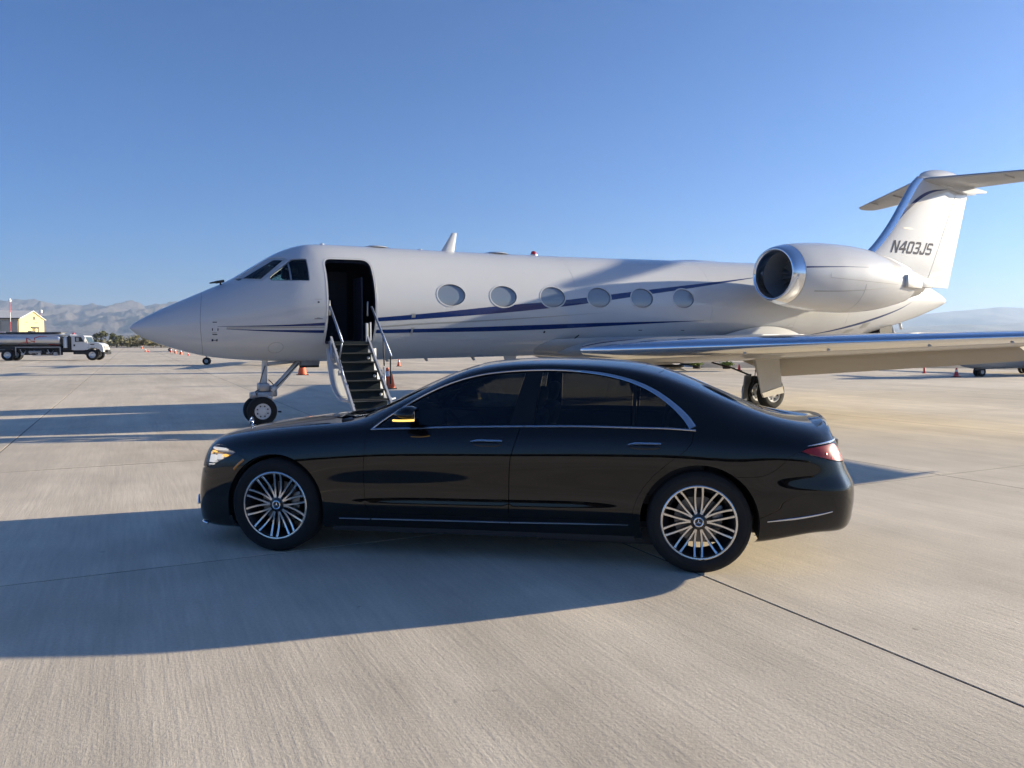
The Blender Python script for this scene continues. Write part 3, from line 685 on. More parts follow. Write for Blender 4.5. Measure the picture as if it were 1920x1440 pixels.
# mirrors
for s in (-1, 1):
    prof = []
    nu, nv = 20, 14; V = []
    for i in range(nu):
        t = i/(nu-1)
        for j in range(nv):
            an = 2*math.pi*j/nv; r = math.sin(math.pi*min(.97,max(.03,(t*.80+.0))))**.55
            x = 1.035+.165*t; hz = .062*r*(1.0 if math.sin(an) > 0 else .75); hy = .105*r**.8
            V.append((x, s*(1.005+hy*math.cos(an)+.02), 1.088+hz*math.sin(an)+.004*t))
    F = [(i*nv+j, i*nv+(j+1)%nv, (i+1)*nv+(j+1)%nv, (i+1)*nv+j) for i in range(nu-1) for j in range(nv)]+[tuple(range(nv))[::-1], tuple((nu-1)*nv+j for j in range(nv))]
    mr = fixn(mk('door_mirror', V, F, 'car_paint', car, 60))
    MB().box((1.125,s*.905,1.03),(.07,.11,.022), bev=.008).build('mirror_foot', 'gloss_black', mr)
    mb = MB(); pts = [(1.045+.155*t, s*(1.06+.062*math.sin(math.pi*(.25+.6*t))), 1.052+.002*t) for t in np.linspace(0,1,10)]
    mb.tube(pts, .0075, 8); mb.build('indicator', 'lamp_mirror_lit', mr, True)
    MB().prism([(s*.96,1.062),(s*1.085,1.062),(s*1.09,1.115),(s*.965,1.115)], 'x', 1.197, 1.203).build('mirror_glass', 'chrome', mr)

# boot spoiler
mb = MB(); xs = np.linspace(-.60,.60,31)
pts = [(4.160-.13*(abs(y)/.60)**2.2, y, 1.046-.030*(abs(y)/.6)**2.5) for y in xs]; base = len(mb.v)
for (x, y, z) in pts:
    k_ = 1-1.25*(abs(y)/.6)**4; mb.v += [(x-.12,y,z-.006),(x-.05,y,z+.003*k_),(x+.012,y,z+.010*k_),(x+.016,y,z+.004*k_),(x-.004,y,z-.014)]
for i in range(len(pts)-1):
    for j in range(5): mb.f.append((base+i*5+j, base+i*5+(j+1)%5, base+(i+1)*5+(j+1)%5, base+(i+1)*5+j))
mb.f += [tuple(range(base,base+5)), tuple(range(base+150,base+155))[::-1]]
fixn(mb.build('boot_spoiler', 'car_paint', car, 50))
# rear details: exhaust trims, plate recess, reflector
for s in (-1, 1):
    MB().prism([(4.10,.345),(4.20,.335),(4.275,.362),(4.282,.405),(4.24,.400),(4.15,.372)], 'y', s*.42, s*.66).build('exhaust_trim', 'chrome', car)
    fixn(MB().tube([(4.235,s*.735,.615),(4.255,s*.70,.62),(4.275,s*.62,.622)], .010, 8).build('reflector', 'tail_red', car, True))
MB().box((4.262,0,.82),(.012,.53,.13)).build('number_plate', 'lamp_bowl', car)
# front: grille, star, air intakes, splitter
gr = MB().box((-.885,0,.60),(.02,.62,.24), bev=.008).build('grille', 'trim_black', car)
for k in range(3): MB().box((-.902,0,.53+.07*k),(.016,.60,.018), bev=.005).build('grille_slat', 'chrome', gr)
for s in (-1,1): fixn(MB().tube([(-.86,s*.33,.73),(-.895,s*.335,.62),(-.89,s*.29,.485)], .010, 8).build('grille_frame', 'chrome', gr, True))
fixn(MB().tube([(-.86,-.33,.73),(-.875,0,.735),(-.86,.33,.73)], .010, 8).build('grille_frame', 'chrome', gr, True))
for s in (-1, 1): fixn(MB().tube([(-.62,s*.815,.165),(-.70,s*.745,.16),(-.785,s*.54,.155),(-.845,s*.2,.15)], .011, 8).build('splitter_chrome', 'chrome', car, True))
for s in (-1, 1): fixn(MB().tube([(-.765,s*.70,.30),(-.825,s*.60,.34),(-.868,s*.40,.35)], .010, 8).build('intake_chrome', 'chrome', car, True))
# bonnet star on its stalk
mb = MB(); mb.tube([(-.66,0,.850),(-.672,0,.882)], .006, 8); mb.tube([(-.672,.029*math.cos(t),.908+.029*math.sin(t)) for t in np.linspace(0,2*math.pi,25)], .0055, 8, False)
for k in range(3):
    a = R(90+120*k); mb.tube([(-.672,0,.908),(-.672,.027*math.cos(a),.908+.027*math.sin(a))], [.005,.003], 6)
mb.lathe([(.0,0),(.016,.002),(.014,.006),(0,.007)], (-.66,0,.846), 'z', 16); mb.build('bonnet_star', 'chrome', car, True)
# wipers
for y0 in (-.42, .18): fixn(MB().tube([(.60,y0-.1,1.055),(.585,y0+.2,1.05),(.60,y0+.42,1.062)], .010, 6).build('wiper', 'trim_black', car, True))
MB().box((.53,0,.995),(.14,1.3,.02), bev=.005).build('cowl_grille', 'trim_black', car)

# cabin
cab = MB().box((2.0,0,.30),(2.9,1.6,.04)).box((3.25,0,.80),(.25,1.5,.42), bev=.05).build('cabin_floor', 'interior_dark', car)
fixn(MB().prism([(.85,.60),(1.28,.62),(1.30,.86),(1.22,.955),(.80,.985),(.70,.96)], 'y', -.78, .78).build('dashboard', 'interior_dark', car, 30))
for s in (-1,1): MB().box((2.05,s*.84,.75),(2.4,.05,.46), bev=.02).build('door_lining', 'interior_dark', car)
for (x, y) in ((1.78,-.40),(1.78,.40),(2.86,-.40),(2.86,.40)):
    st = fixn(MB().prism([(x-.42,.42),(x+.10,.42),(x+.14,.56),(x-.36,.60),(x-.44,.56)], 'y', y-.26, y+.26).build('seat', 'seat_leather', car, 30))
    M = Matrix.Rotation(R(14), 3, 'Y'); MB().box((x+.16,y,.82),(.14,.50,.56), M, .05).build('backrest', 'seat_leather', st, 40)
    MB().box((x+.235,y,1.185),(.10,.27,.17), M, .04).build('headrest', 'seat_leather', st, 40)
mb = MB(); M = Matrix.Rotation(R(-25), 3, 'Y')
mb.tube([(Vector((1.33,-.40,.90))+M@Vector((0,.18*math.cos(t),.18*math.sin(t)))) for t in np.linspace(0,2*math.pi,29)], .014, 8, False); mb.tube([(1.33,-.40,.90),(1.18,-.40,.86)], .03, 8)
mb.build('steering_wheel', 'interior_dark', car, True)
MB().box((1.42,0,1.36),(.02,.22,.07), bev=.008).build('rear_view_mirror', 'interior_dark', car)

# wheels: rim barrel, tyre, twenty paired spokes, hub with star, brake disc
def make_wheel():
    ro = .2575                                              # rim outer radius
    w = MB().lathe([(ro-.004,-.098),(ro+.004,-.108),(ro+.008,-.104),(ro+.006,-.092),(ro-.012,-.085),(ro-.020,-.06),(ro-.045,.0),(ro-.035,.09),(ro+.004,.11),(ro-.008,.115),(ro-.055,.0),(ro-.030,-.07),(ro-.014,-.098),(ro-.004,-.098)], n=72).build('wheel', 'alloy_dark', None, 35)
    MB().lathe([(ro+.0055,-.1085),(ro-.001,-.1115),(ro-.0085,-.110),(ro-.0105,-.104),(ro-.004,-.100)], n=72).build('rim_flange', 'alloy_bright', w, 35)
    t = [(ro+.000,-.100),(ro+.010,-.112),(ro+.036,-.122),(ro+.060,-.120),(ro+.080,-.110),(ro+.0955,-.096),(ro+.102,-.080)]
    tread = []
    for k, y in enumerate(np.linspace(-.075,.075,13)):
        if k in (3,6,9): tread += [(ro+.1025,y-.006),(ro+.0955,y-.004),(ro+.0955,y+.004),(ro+.1025,y+.006)]
        else: tread.append((ro+.1025,y))
    prof = t+tread+[(r,-y) for r, y in t[::-1]]
    MB().lathe(prof, n=96).build('tyre', 'rubber', w, 40)
    for rr, yy in ((ro+.043,-.1225),(ro+.071,-.1170)): MB().lathe([(rr-.002,yy+.0015),(rr,yy-.001),(rr+.002,yy+.0015)], n=72).build('tyre_bead_line', 'rubber', w, True)
    MB().lathe([(.0,.02),(.165,.02),(.168,.035),(.0,.035)], n=48).build('brake_disc', 'brake_steel', w, 30)
    fixn(MB().box((.13,-.005,.03),(.075,.05,.17), bev=.015).build('brake_caliper', 'brake_steel', w, 40))
    hub = MB().lathe([(.0,-.083),(.030,-.084),(.036,-.082),(.0385,-.076),(.042,-.074),(.062,-.070),(.066,-.055),(.066,.02),(0,.02)], n=48).build('hub', 'alloy_dark', w, 35)
    cap = MB().lathe([(.0255,-.0845),(.030,-.0868),(.0345,-.0855),(.036,-.080)], n=40).build('hub_ring', 'chrome', w, 40)
    mb = MB()
    for k in range(3):
        a = R(90+120*k); c, s_ = math.cos(a), math.sin(a)
        mb.add([(.026*c,-.0855,.026*s_),(-.0055*s_,-.0855,.0055*c),(.0055*s_,-.0855,-.0055*c),(0,-.0905,0)], [(0,3,1),(0,2,3)]); 
    mb.build('hub_star', 'chrome', w)
    # one spoke, machined face in front, dark flanks
    def spoke(a_hub, a_rim):
        n = 9; L = []; 
        for i in range(n):
            t_ = i/(n-1); r = .056+(ro-.012-.056)*t_; a = a_hub+(a_rim-a_hub)*(t_**.75); wd = .0142+.0012*t_+.004*max(0,t_-.85)/.15
            y = -.072-.026*t_**1.3+.012*math.sin(math.pi*t_)
            L.append((r, a, wd, y))
        F_ = []; D_ = []
        for r, a, wd, y in L:
            c, s_ = math.cos(a), math.sin(a); 
            P = lambda dr, dy: (r*c-dr*s_, y+dy, r*s_+dr*c)
            F_.append([P(-wd/2,.0),P(-wd/2*.8,-.002),P(wd/2*.8,-.002),P(wd/2,.0)]); D_.append([P(-wd/2,.0002),P(-wd/2*1.25,.034),P(wd/2*1.25,.034),P(wd/2,.0002)])
        return F_, D_
    np_ = 10
    for k in range(np_):
        for sgn in (-1, 1):
            ac = R(90+36*k); ah = ac+sgn*R(15.2); ar = ac+sgn*R(5.6)
            F_, D_ = spoke(ah, ar); vf = [p for q in F_ for p in q]; n = len(F_)
            ff = [(i*4+j, i*4+j+1, (i+1)*4+j+1, (i+1)*4+j) for i in range(n-1) for j in range(3)]
            sp = fixn(mk('spoke', vf, ff, 'alloy_bright', w, 30))
            vd = [p for q in D_ for p in q]; fdx = [(i*4+j, i*4+(j+1)%4, (i+1)*4+(j+1)%4, (i+1)*4+j) for i in range(n-1) for j in range(4)]
            me = sp.data; bm = bmesh.new(); bm.from_mesh(me); vv = [bm.verts.new(p) for p in vd]; 
            for q in fdx:
                f_ = bm.faces.new([vv[i] for i in q]); f_.material_index = 1
            bmesh.ops.recalc_face_normals(bm, faces=list(bm.faces)); bm.to_mesh(me); bm.free(); me.materials.append(MATS['alloy_dark'])
    # loops joining each pair at the rim
    return w
def spin(o, a):
    o.rotation_euler = (0, a, 0)
wheel0 = make_wheel()
for i, (x, s, a) in enumerate(((FWX,-1,R(4)),(RWX,-1,R(0)),(FWX,1,0),(RWX,1,0))):
    w = wheel0 if i == 0 else copy_tree(wheel0)
    w.parent = car; w.location = (x, s*.842, WR); w.rotation_euler = (0, a, 0) if s < 0 else (0, 0, math.pi)
# ================================================================== the white jet: shape of the fuselage
# x runs aft from the nose leg, y to the jet's right, z up from the ground
_FT = [(-2.25,1.868),(-2.22,1.915),(-2.12,1.99),(-1.95,2.09),(-1.741,2.205),(-1.40,2.375),(-1.05,2.54),(-.831,2.645),(-.522,2.80),(-.126,3.055),(.281,3.312),(.50,3.42),(.70,3.493),(.95,3.548),(1.25,3.568),(2.35,3.580),(4.06,3.592),(6.24,3.625),(7.76,3.655),(9.4,3.70),(13.2,3.80),(15.5,3.855),(17.5,3.875),(19.2,3.80),(20.5,3.63),(21.6,3.38),(22.2,3.19),(22.45,3.07),(22.52,2.99)]
_FB = [(-2.25,1.862),(-2.22,1.825),(-2.12,1.745),(-1.95,1.655),(-1.756,1.575),(-1.305,1.428),(-.839,1.325),(-.158,1.262),(.5,1.238),(1.2,1.228),(2.44,1.245),(4.84,1.275),(6.5,1.30),(9,1.345),(12,1.42),(14.5,1.53),(16.5,1.655),(17.8,1.80),(20.44,2.33),(21.6,2.63),(22.3,2.85),(22.45,2.91),(22.52,2.965)]
_FW = [(-2.25,.003),(-2.22,.055),(-2.12,.145),(-1.95,.25),(-1.741,.365),(-1.40,.52),(-1.05,.655),(-.52,.835),(0,.975),(.7,1.11),(1.2,1.165),(2,1.195),(13,1.195),(15,1.14),(16.5,1.03),(18,.87),(20,.57),(21.5,.31),(22.2,.16),(22.45,.075),(22.52,.012)]
_FC = [(-2.25,1.865),(-1.7,1.90),(-1,2.0),(-.4,2.13),(.3,2.28),(1.0,2.375),(1.8,2.41),(3.5,2.43),(6,2.465),(9.4,2.525),(13.2,2.61),(15.5,2.69),(17.5,2.83),(19.5,2.97),(21.5,3.0),(22.52,2.98)]
f_top, f_bot, f_hw, f_zc = [pchip([p[0] for p in L], [p[1] for p in L]) for L in (_FT, _FB, _FW, _FC)]
def fus_P(x, th):
    x = np.asarray(x, float); th = np.asarray(th, float); zc = f_zc(x); c = np.cos(th); s = np.sin(th)
    h = np.where(c > 0, f_top(x)-zc, zc-f_bot(x))
    return np.stack([x, -f_hw(x)*s, zc+h*c], -1)
def fus(x, th):
    x = np.clip(np.asarray(x, float), -2.25, 22.52); th = np.asarray(th, float); e = 1e-3
    P = fus_P(x, th); x1 = np.clip(x+e, -2.25, 22.52); x0 = np.clip(x-e, -2.25, 22.52)
    dx = fus_P(x1, th)-fus_P(x0, th); dt = fus_P(x, th+e)-fus_P(x, th-e); N = np.cross(dt, dx); L = np.linalg.norm(N, axis=-1)[...,None]
    N = N/np.maximum(L, 1e-12); N[L[...,0] < 1e-11] = (-1,0,0)
    return P, N
def fth(x, z):
    """side view point -> angle on the near side (0 top, pi/2 near side, pi belly)"""
    x = np.asarray(x, float); z = np.asarray(z, float); zc = f_zc(x); d = z-zc; h = np.where(d > 0, f_top(x)-zc, zc-f_bot(x))
    return np.arccos(np.clip(d/h, -1, 1))
def fuv(P): P = np.asarray(P, float); return np.stack([P[:,0], fth(P[:,0], P[:,1])], 1)
# ------------------------------------------------------------------ the white jet: build
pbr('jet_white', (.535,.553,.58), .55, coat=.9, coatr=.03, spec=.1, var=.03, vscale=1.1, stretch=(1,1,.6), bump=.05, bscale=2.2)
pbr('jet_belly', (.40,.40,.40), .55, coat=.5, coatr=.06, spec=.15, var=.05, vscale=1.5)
pbr('stripe_blue', (.001,.020,.125), .5, coat=.8, coatr=.03, spec=.1)
pbr('stripe_grey', (.33,.34,.33), .3, coat=.6, coatr=.05)
pbr('reg_navy', (.028,.034,.075), .7, spec=.1)
pbr('jet_dark', (.010,.012,.020), .6)
pbr('cabin_blue', (.010,.016,.040), .7)
pbr('jet_window', (.17,.21,.27), .12, coat=1.0, coatr=.02)
pbr('window_rim', (.42,.43,.44), .35)
pbr('polished', (.80,.83,.88), .10, metal=1.0, rvar=.04, vscale=3)
pbr('bare_metal', (.55,.55,.54), .32, metal=.9, var=.15, vscale=5)
pbr('inlet_dark', (.26,.28,.31), .4)
pbr('fan_blade', (.42,.44,.46), .35, metal=.6)
pbr('gear_white', (.62,.63,.64), .4, var=.12, vscale=9)
pbr('gear_steel', (.34,.35,.37), .35, metal=.7, var=.2, vscale=12)
pbr('hose', (.02,.02,.022), .6)
pbr('gear_door', (.56,.55,.52), .42, var=.06, vscale=3)
pbr('stair_tread', (.024,.031,.036), .95, spec=.05, bump=.15, bscale=140)
pbr('stair_side', (.46,.48,.51), .38, metal=.35, var=.08, vscale=8)
pbr('step_lamp', (.75,.76,.75), .25)
pbr('rail_tube', (.28,.33,.43), .38, metal=.6)
pbr('seal_line', (.22,.23,.25), .6)
pbr('faint_line', (.50,.51,.52), .6)
pbr('beacon_red', (.55,.03,.03), .2, coat=.8)
pbr('flap_tan', (.27,.255,.235), .5, var=.05, vscale=2)
pbr('band_cream', (.62,.58,.50), .5)
tinted_glass('cockpit_glass', (.42,.55,.52))

JO = (-4.929, 14.991, 0); JROT = R(29.632)
jet = empty('private_jet', JO, JROT)
tag(jet, 'white twin-engine private jet with blue stripes, airstair down and registration N403JS', 'aeroplane')

XL = np.concatenate([[-2.24,-2.22,-2.19,-2.15,-2.1,-2.04], np.arange(-1.96, 2.2, .075), np.arange(2.2, 14, .22), np.arange(14, 22.4, .15), [22.42,22.46,22.5]])
TLn = np.linspace(0, 2*math.pi, 97)
door_xz = roundpoly([(1.055,3.20),(1.935,3.215),(1.985,1.60),(1.05,1.585)], [.14,.17,.05,.05], 7)
door_xz = densify(door_xz, .06)
ws_fr = densify(roundpoly([(-.52,2.765),(.115,3.235),(.385,3.215),(.425,3.165),(-.075,2.735)], [.03,.05,.03,.03,.03]), .05)
sw_fr = densify(roundpoly([(.035,2.805),(.10,2.875),(.485,3.185),(.745,3.195),(.735,2.755),(.075,2.745)], [.03,.02,.03,.03,.03,.03]), .05)
WIN = [(3.58,2.572,.315,.222),(4.795,2.577,.32,.222),(6.027,2.596,.32,.225),(7.275,2.62,.325,.228),(8.515,2.643,.33,.232),(9.80,2.668,.335,.234)]
def ell(cx, cz, a, b, n=36): t = np.linspace(0, 2*math.pi, n, endpoint=False); return np.stack([cx+a*np.cos(t), cz+b*np.sin(t)], 1)
ws_fr[:,1] = np.minimum(ws_fr[:,1], f_top(ws_fr[:,0])-.03)
near = [door_xz, ws_fr, sw_fr]+[ell(*w) for w in WIN]
nh = [fuv(p) for p in near]; mir = lambda q: np.stack([q[:,0], 2*math.pi-q[:,1]], 1)
fh = [mir(nh[1]), mir(nh[2])]+[mir(q) for q in nh[3:]]
FSC = dict(usc=1.0, vsc=1.15)
dom = densify(np.array([(-2.25,0),(22.52,0),(22.52,2*math.pi),(-2.25,2*math.pi)]), .13)
fuse = panel('fuselage', fus, dom, nh+fh, XL, TLn, 1.0, 1.15, 0, .05, nh[1:]+fh, 'jet_white', jet)
def jp(name, xz, mat, off=.003, par=None, lip=0, holes=(), far=False, step=.12):
    q = fuv(densify(xz, step)); q = mir(q) if far else q
    return panel(name, fus, q, [fuv(h) for h in holes], XL, TLn, 1.0, 1.15, off, lip, None, mat, par or jet)
# liner of the flight deck and the entrance
lq = densify(np.array([(-.75,0.02),(3.0,0.02),(3.0,2*math.pi-.02),(-.75,2*math.pi-.02)]), .15)
panel('cabin_liner', fus, lq, [nh[0],nh[1],nh[2],fh[0],fh[1]], XL, TLn, 1.0, 1.15, -.09, 0, None, 'cabin_blue', jet)
MB().box((1.25,0,1.60),(2.1,1.5,.05)).box((1.5,-.85,1.60),(.85,.30,.045)).build('cabin_floor', 'cabin_blue', jet)
MB().box((2.35,0,2.38),(.04,1.45,1.56)).box((1.02,.2,2.3),(.03,1.1,1.36)).build('bulkhead', 'cabin_blue', jet)
MB().box((1.45,.42,2.35),(.9,.04,1.45)).build('galley_front', 'cabin_blue', jet)
MB().box((1.80,-.62,2.25),(.03,.5,1.25)).build('partition', 'cabin_blue', jet)
MB().tube([(1.12,-.80,2.30),(1.12,-.80,2.36)], .018, 8).build('entry_lamp', 'step_lamp', jet)
# flight deck: panel, seats
fixn(MB().prism([(-.30,2.30),(-.05,2.30),(-.02,2.68),(-.15,2.74),(-.30,2.70)], 'y', -.52, .52).build('instrument_panel', 'jet_dark', jet))
for s in (-1,1):
    st = MB().box((.52,s*.38,2.42),(.16,.42,.86), Matrix.Rotation(R(10),3,'Y'), .05).build('pilot_seat', 'jet_dark', jet, 40)
    MB().box((.60,s*.38,2.98),(.10,.26,.18), bev=.04).build('headrest', 'jet_dark', st, 40)
    MB().tube([(.08,s*.38,2.6),(.04,s*.38,2.78)], .03, 8).tube([(.04,s*.38-.13,2.86),(.04,s*.38-.10,2.76),(.04,s*.38+.10,2.76),(.04,s*.38+.13,2.86)], .018, 8).build('control_yoke', 'jet_dark', jet, True)
# glazing of the flight deck
def shr(P, d): return offset_poly(P, d)
for far in (False, True):
    wf = jp('windscreen_frame', shr(ws_fr,.002), 'window_rim', -.010, None, 0, [shr(ws_fr,.052)], far, .04) if not far else None
    if far:
        q = mir(fuv(densify(shr(ws_fr,.002),.04))); wf = panel('windscreen_frame', fus, q, [mir(fuv(shr(ws_fr,.052)))], XL, TLn, 1.0, 1.15, -.010, 0, None, 'window_rim', jet)
    jp('windscreen_pane', shr(ws_fr,.050), 'cockpit_glass', -.016, None, 0, (), far, .04)
    if far:
        q = mir(fuv(densify(shr(sw_fr,.001),.04))); panel('side_window_frame', fus, q, [mir(fuv(shr(sw_fr,.016)))], XL, TLn, 1.0, 1.15, -.006, 0, None, 'gear_steel', jet)
    else: jp('side_window_frame', shr(sw_fr,.001), 'gear_steel', -.006, None, 0, [shr(sw_fr,.016)], far, .04)
    jp('side_window_pane', shr(sw_fr,.015), 'cockpit_glass', -.014, None, 0, (), far, .04)
jp('window_post', [(.395,2.76),(.425,2.76),(.425,3.14),(.395,3.12)], 'gear_steel', -.012, None, 0, (), False, .05)
# cabin windows
for k, w in enumerate(WIN):
    e = ell(*w)
    for far in (False, True):
        q = fuv(shr(e,.010)); q = mir(q) if far else q
        pn = panel('cabin_window', fus, q, [], XL, TLn, 1.0, 1.15, -.022, 0, None, 'jet_window', jet)
        q2 = fuv(shr(e,-.022)); h2 = fuv(shr(e,.004)); 
        if far: q2, h2 = mir(q2), mir(h2)
        panel('window_rim', fus, q2, [h2], XL, TLn, 1.0, 1.15, .005, .008, [q2], 'jet_white', pn)
# painted stripes
def band(name, T, B, mat, cuts=(), off=.003):
    T = np.array(T); B = np.array(B); ft = pchip(T[:,0], T[:,1]); fb = pchip(B[:,0], B[:,1]); x0, x1 = max(T[0,0],B[0,0]), min(T[-1,0],B[-1,0])
    seg = []; lo = x0
    for a, b in list(cuts)+[(x1, x1)]:
        if lo < a: seg.append((lo, a))
        lo = b
    for a, b in seg:
        xs = np.arange(a, b, .10); xs = np.append(xs, b)
        P = np.concatenate([np.stack([xs, fb(xs)],1), np.stack([xs[::-1], ft(xs[::-1])],1)]); m = np.linalg.norm(P-np.roll(P,1,0),axis=1) > 1e-4; P = P[m]
        u = fuv(P); panel(name, fus, u, [], XL, TLn, 1.0, 1.15, off, 0, None, mat, jet)
dc = [(1.0,2.02)]
wcut = [(w[0]-w[2]-.03, w[0]+w[2]+.03) for w in WIN]
S1T = [(-.86,1.897),(.145,1.928),(1.025,1.985),(1.981,2.085),(2.81,2.165),(3.586,2.248),(4.797,2.385),(6.027,2.505),(7.286,2.66),(8.544,2.825),(9.875,2.99),(11.14,3.145),(12.463,3.308)]
S1B = [(-.86,1.893),(.146,1.904),(1.03,1.926),(1.988,2.012),(2.818,2.068),(3.597,2.129),(4.808,2.235),(6.03,2.365),(7.278,2.528),(8.523,2.71),(9.845,2.90),(11.112,3.09),(12.47,3.298)]
f1t = pchip(*np.array(S1T).T); f1b = pchip(*np.array(S1B).T)
xs = np.concatenate([np.arange(2.02,12.4,.08),[12.45]]); P1 = np.concatenate([np.stack([xs,f1b(xs)],1), np.stack([xs[::-1],f1t(xs[::-1])],1)])
hs = [fuv(shr(ell(*w),-.024)) for w in WIN]
panel('upper_stripe', fus, fuv(P1), hs, XL, TLn, 1.0, 1.15, .003, 0, None, 'stripe_blue', jet)
band('upper_stripe', [p for p in S1T if p[0] < 1.2]+[(1.2,2.0)], [p for p in S1B if p[0] < 1.2]+[(1.2,1.94)], 'stripe_blue', [(1.0,9)])
S2T = [(-.72,1.850),(.152,1.838),(1.041,1.842),(2.013,1.857),(3.081,1.887),(4.286,1.931),(5.582,1.985),(6.988,2.041),(8.518,2.090),(10.54,2.149)]
S2B = [(-.72,1.846),(.154,1.806),(1.05,1.786),(2.026,1.79),(3.099,1.812),(4.313,1.837),(5.616,1.88),(7.018,1.951),(8.536,2.037),(10.54,2.145)]
band('lower_stripe', S2T, S2B, 'stripe_blue', dc)
S3 = [(-.711,1.869),(1.034,1.895),(2.004,1.912),(2.833,1.972),(4.26,2.055),(5.549,2.142),(7.683,2.304)]
band('grey_stripe', [(x,z+.014*min(1,(7.7-x)/3)) for x,z in S3], [(x,z-.014*min(1,(7.7-x)/3)) for x,z in S3], 'stripe_grey', dc)
TS = [(14.7,1.80),(15.2,1.862),(15.787,1.945),(16.696,2.105),(17.703,2.312),(19.142,2.66),(19.9,2.92)]
band('tail_stripe', [(x,z+.035*math.sin(math.pi*min(1,max(0,(x-14.7)/5.2)))) for x,z in TS], [(x,z-.035*math.sin(math.pi*min(1,max(0,(x-14.7)/5.2)))) for x,z in TS], 'stripe_blue')
# seams, ports and little placards
t = np.linspace(.15, math.pi*2-.15, 60)
def seam(name, pts_u, r=.004, mat='seal_line'):
    P, N = fus(pts_u[:,0], pts_u[:,1]); return MB().sweep(P-N*.001, N, r*2, .003).build(name, mat, jet)
seam('radome_seam', np.stack([-1.05-.09*np.sin(t)**2, t],1))
q = fuv(densify(shr(door_xz,-.03),.06)); q = np.concatenate([q,q[:1]]); seam('door_frame', q, .007, 'window_rim')
for xs_ in (6.65, 10.75, 13.9, 16.2):
    t5 = np.linspace(.05, math.pi*2-.05, 70); seam('panel_seam', np.stack([np.full(70, xs_), t5],1), .0022, 'faint_line')
for th_, xa, xb in ((.62,2.4,13.8),(2.30,2.1,6.5),(1.05,10.8,16.0)):
    xs5 = np.linspace(xa, xb, 60); seam('panel_seam', np.stack([xs5, np.full(60, th_)],1), .0022, 'faint_line')
q = fuv(ell(.17,1.508,.135,.10,30)); seam('access_port', np.concatenate([q,q[:1]]), .003)
for (x0,z0,x1,z1,m) in ((-.94,1.966,-.87,1.980,'reg_navy'),(-.95,1.775,-.87,1.79,'stripe_grey'),(-.94,1.745,-.86,1.76,'reg_navy'),(-.95,1.63,-.92,1.67,'reg_navy'),(-.87,1.63,-.85,1.67,'reg_navy'),(-.93,1.645,-.86,1.652,'reg_navy'),
        (-.95,1.82,-.935,1.865,'reg_navy'),(-.86,1.82,-.845,1.865,'reg_navy'),(.85,2.345,.885,2.375,'reg_navy'),(.80,2.41,.93,2.418,'stripe_grey'),(.80,2.045,.95,2.062,'seal_line'),(.84,2.062,.91,2.073,'seal_line'),
        (5.89,1.815,5.94,1.86,'jet_dark'),(8.55,1.89,8.66,1.905,'reg_navy'),(9.88,1.898,10.0,1.913,'reg_navy'),(2.72,2.10,2.80,2.18,'bare_metal'),(2.75,1.77,2.79,1.90,'bare_metal')):
    jp('placard', [(x0,z0),(x1,z0),(x1,z1),(x0,z1)], m, .0055)
jp('placard', [(6.76,1.675),(6.80,1.665),(6.90,1.775),(6.86,1.785)], 'jet_dark', .0055)
for (a, b, c, d) in ((17.15,2.02,17.55,2.20),(16.45,1.86,16.85,2.0),(13.6,2.05,13.75,2.09)):
    jp('tail_vent', [(a,b),(c-.08,b+.03),(c,d),(a+.08,d-.03)], 'stripe_grey', .005)

# antennas and lights on the crown, probes
def blade(name, x0, x1, xt0, xt1, z0, z1, th=.05, mat='jet_white', y=0):
    b = [(x0,z0),(x1,z0),(xt1,z1),(xt0,z1)]; mb = MB()
    V = []
    for (xa, xb, z, w) in ((x0,x1,z0,th),(xt0,xt1,z1,th*.45)):
        for i in range(10):
            a = 2*math.pi*i/10; V.append(((xa+xb)/2+(xb-xa)/2*math.cos(a), y+w/2*math.sin(a), z))
    F = [(i,(i+1)%10,(i+1)%10+10,i+10) for i in range(10)]+[tuple(range(10,20)), tuple(range(10))[::-1]]
    return fixn(mk(name, V, F, mat, jet, 50))
blade('blade_antenna', 3.86, 4.20, 4.15, 4.27, 3.55, 4.01, .07)
for (x, l, h) in ((2.4,.28,.045),(5.25,.30,.05)):
    V = MB().lathe([(l,0),(l*.9,h*.45),(l*.6,h*.85),(l*.25,h),(0,h)], (x,0,float(f_top(x))-.01), 'z', 24); V.build('dome_antenna', 'jet_white', jet, True)
MB().lathe([(.09,0),(.09,.03),(.0,.03)], (6.25,0,float(f_top(6.25))-.01), 'z', 20).build('beacon_base', 'bare_metal', jet)
MB().lathe([(.07,.0),(.065,.05),(.045,.08),(.0,.09)], (6.25,0,float(f_top(6.25))+.02), 'z', 20).build('beacon_lens', 'beacon_red', jet, True)
for x in (1.27, 3.4): MB().lathe([(.05,0),(.04,.03),(.0,.035)], (x,0,float(f_top(x))-.005), 'z', 16).build('small_antenna', 'jet_white', jet, True)
blade('belly_antenna', 5.43, 5.80, 5.52, 5.72, 1.32, 1.08, .05)
for x in (2.55, 3.45, 4.6): blade('drain_mast', x, x+.10, x+.06, x+.12, 1.28, 1.20, .025, 'gear_steel')
fixn(MB().tube([(-.72,-.26,2.68),(-.74,-.28,2.74),(-.92,-.29,2.70)], [.02,.025,.012], 8).build('air_probe', 'hose', jet, True))
MB().box((-.74,-.28,2.735),(.16,.05,.05), Matrix.Rotation(R(-12),3,'Y'), .01).build('probe_cover', 'hose', jet)

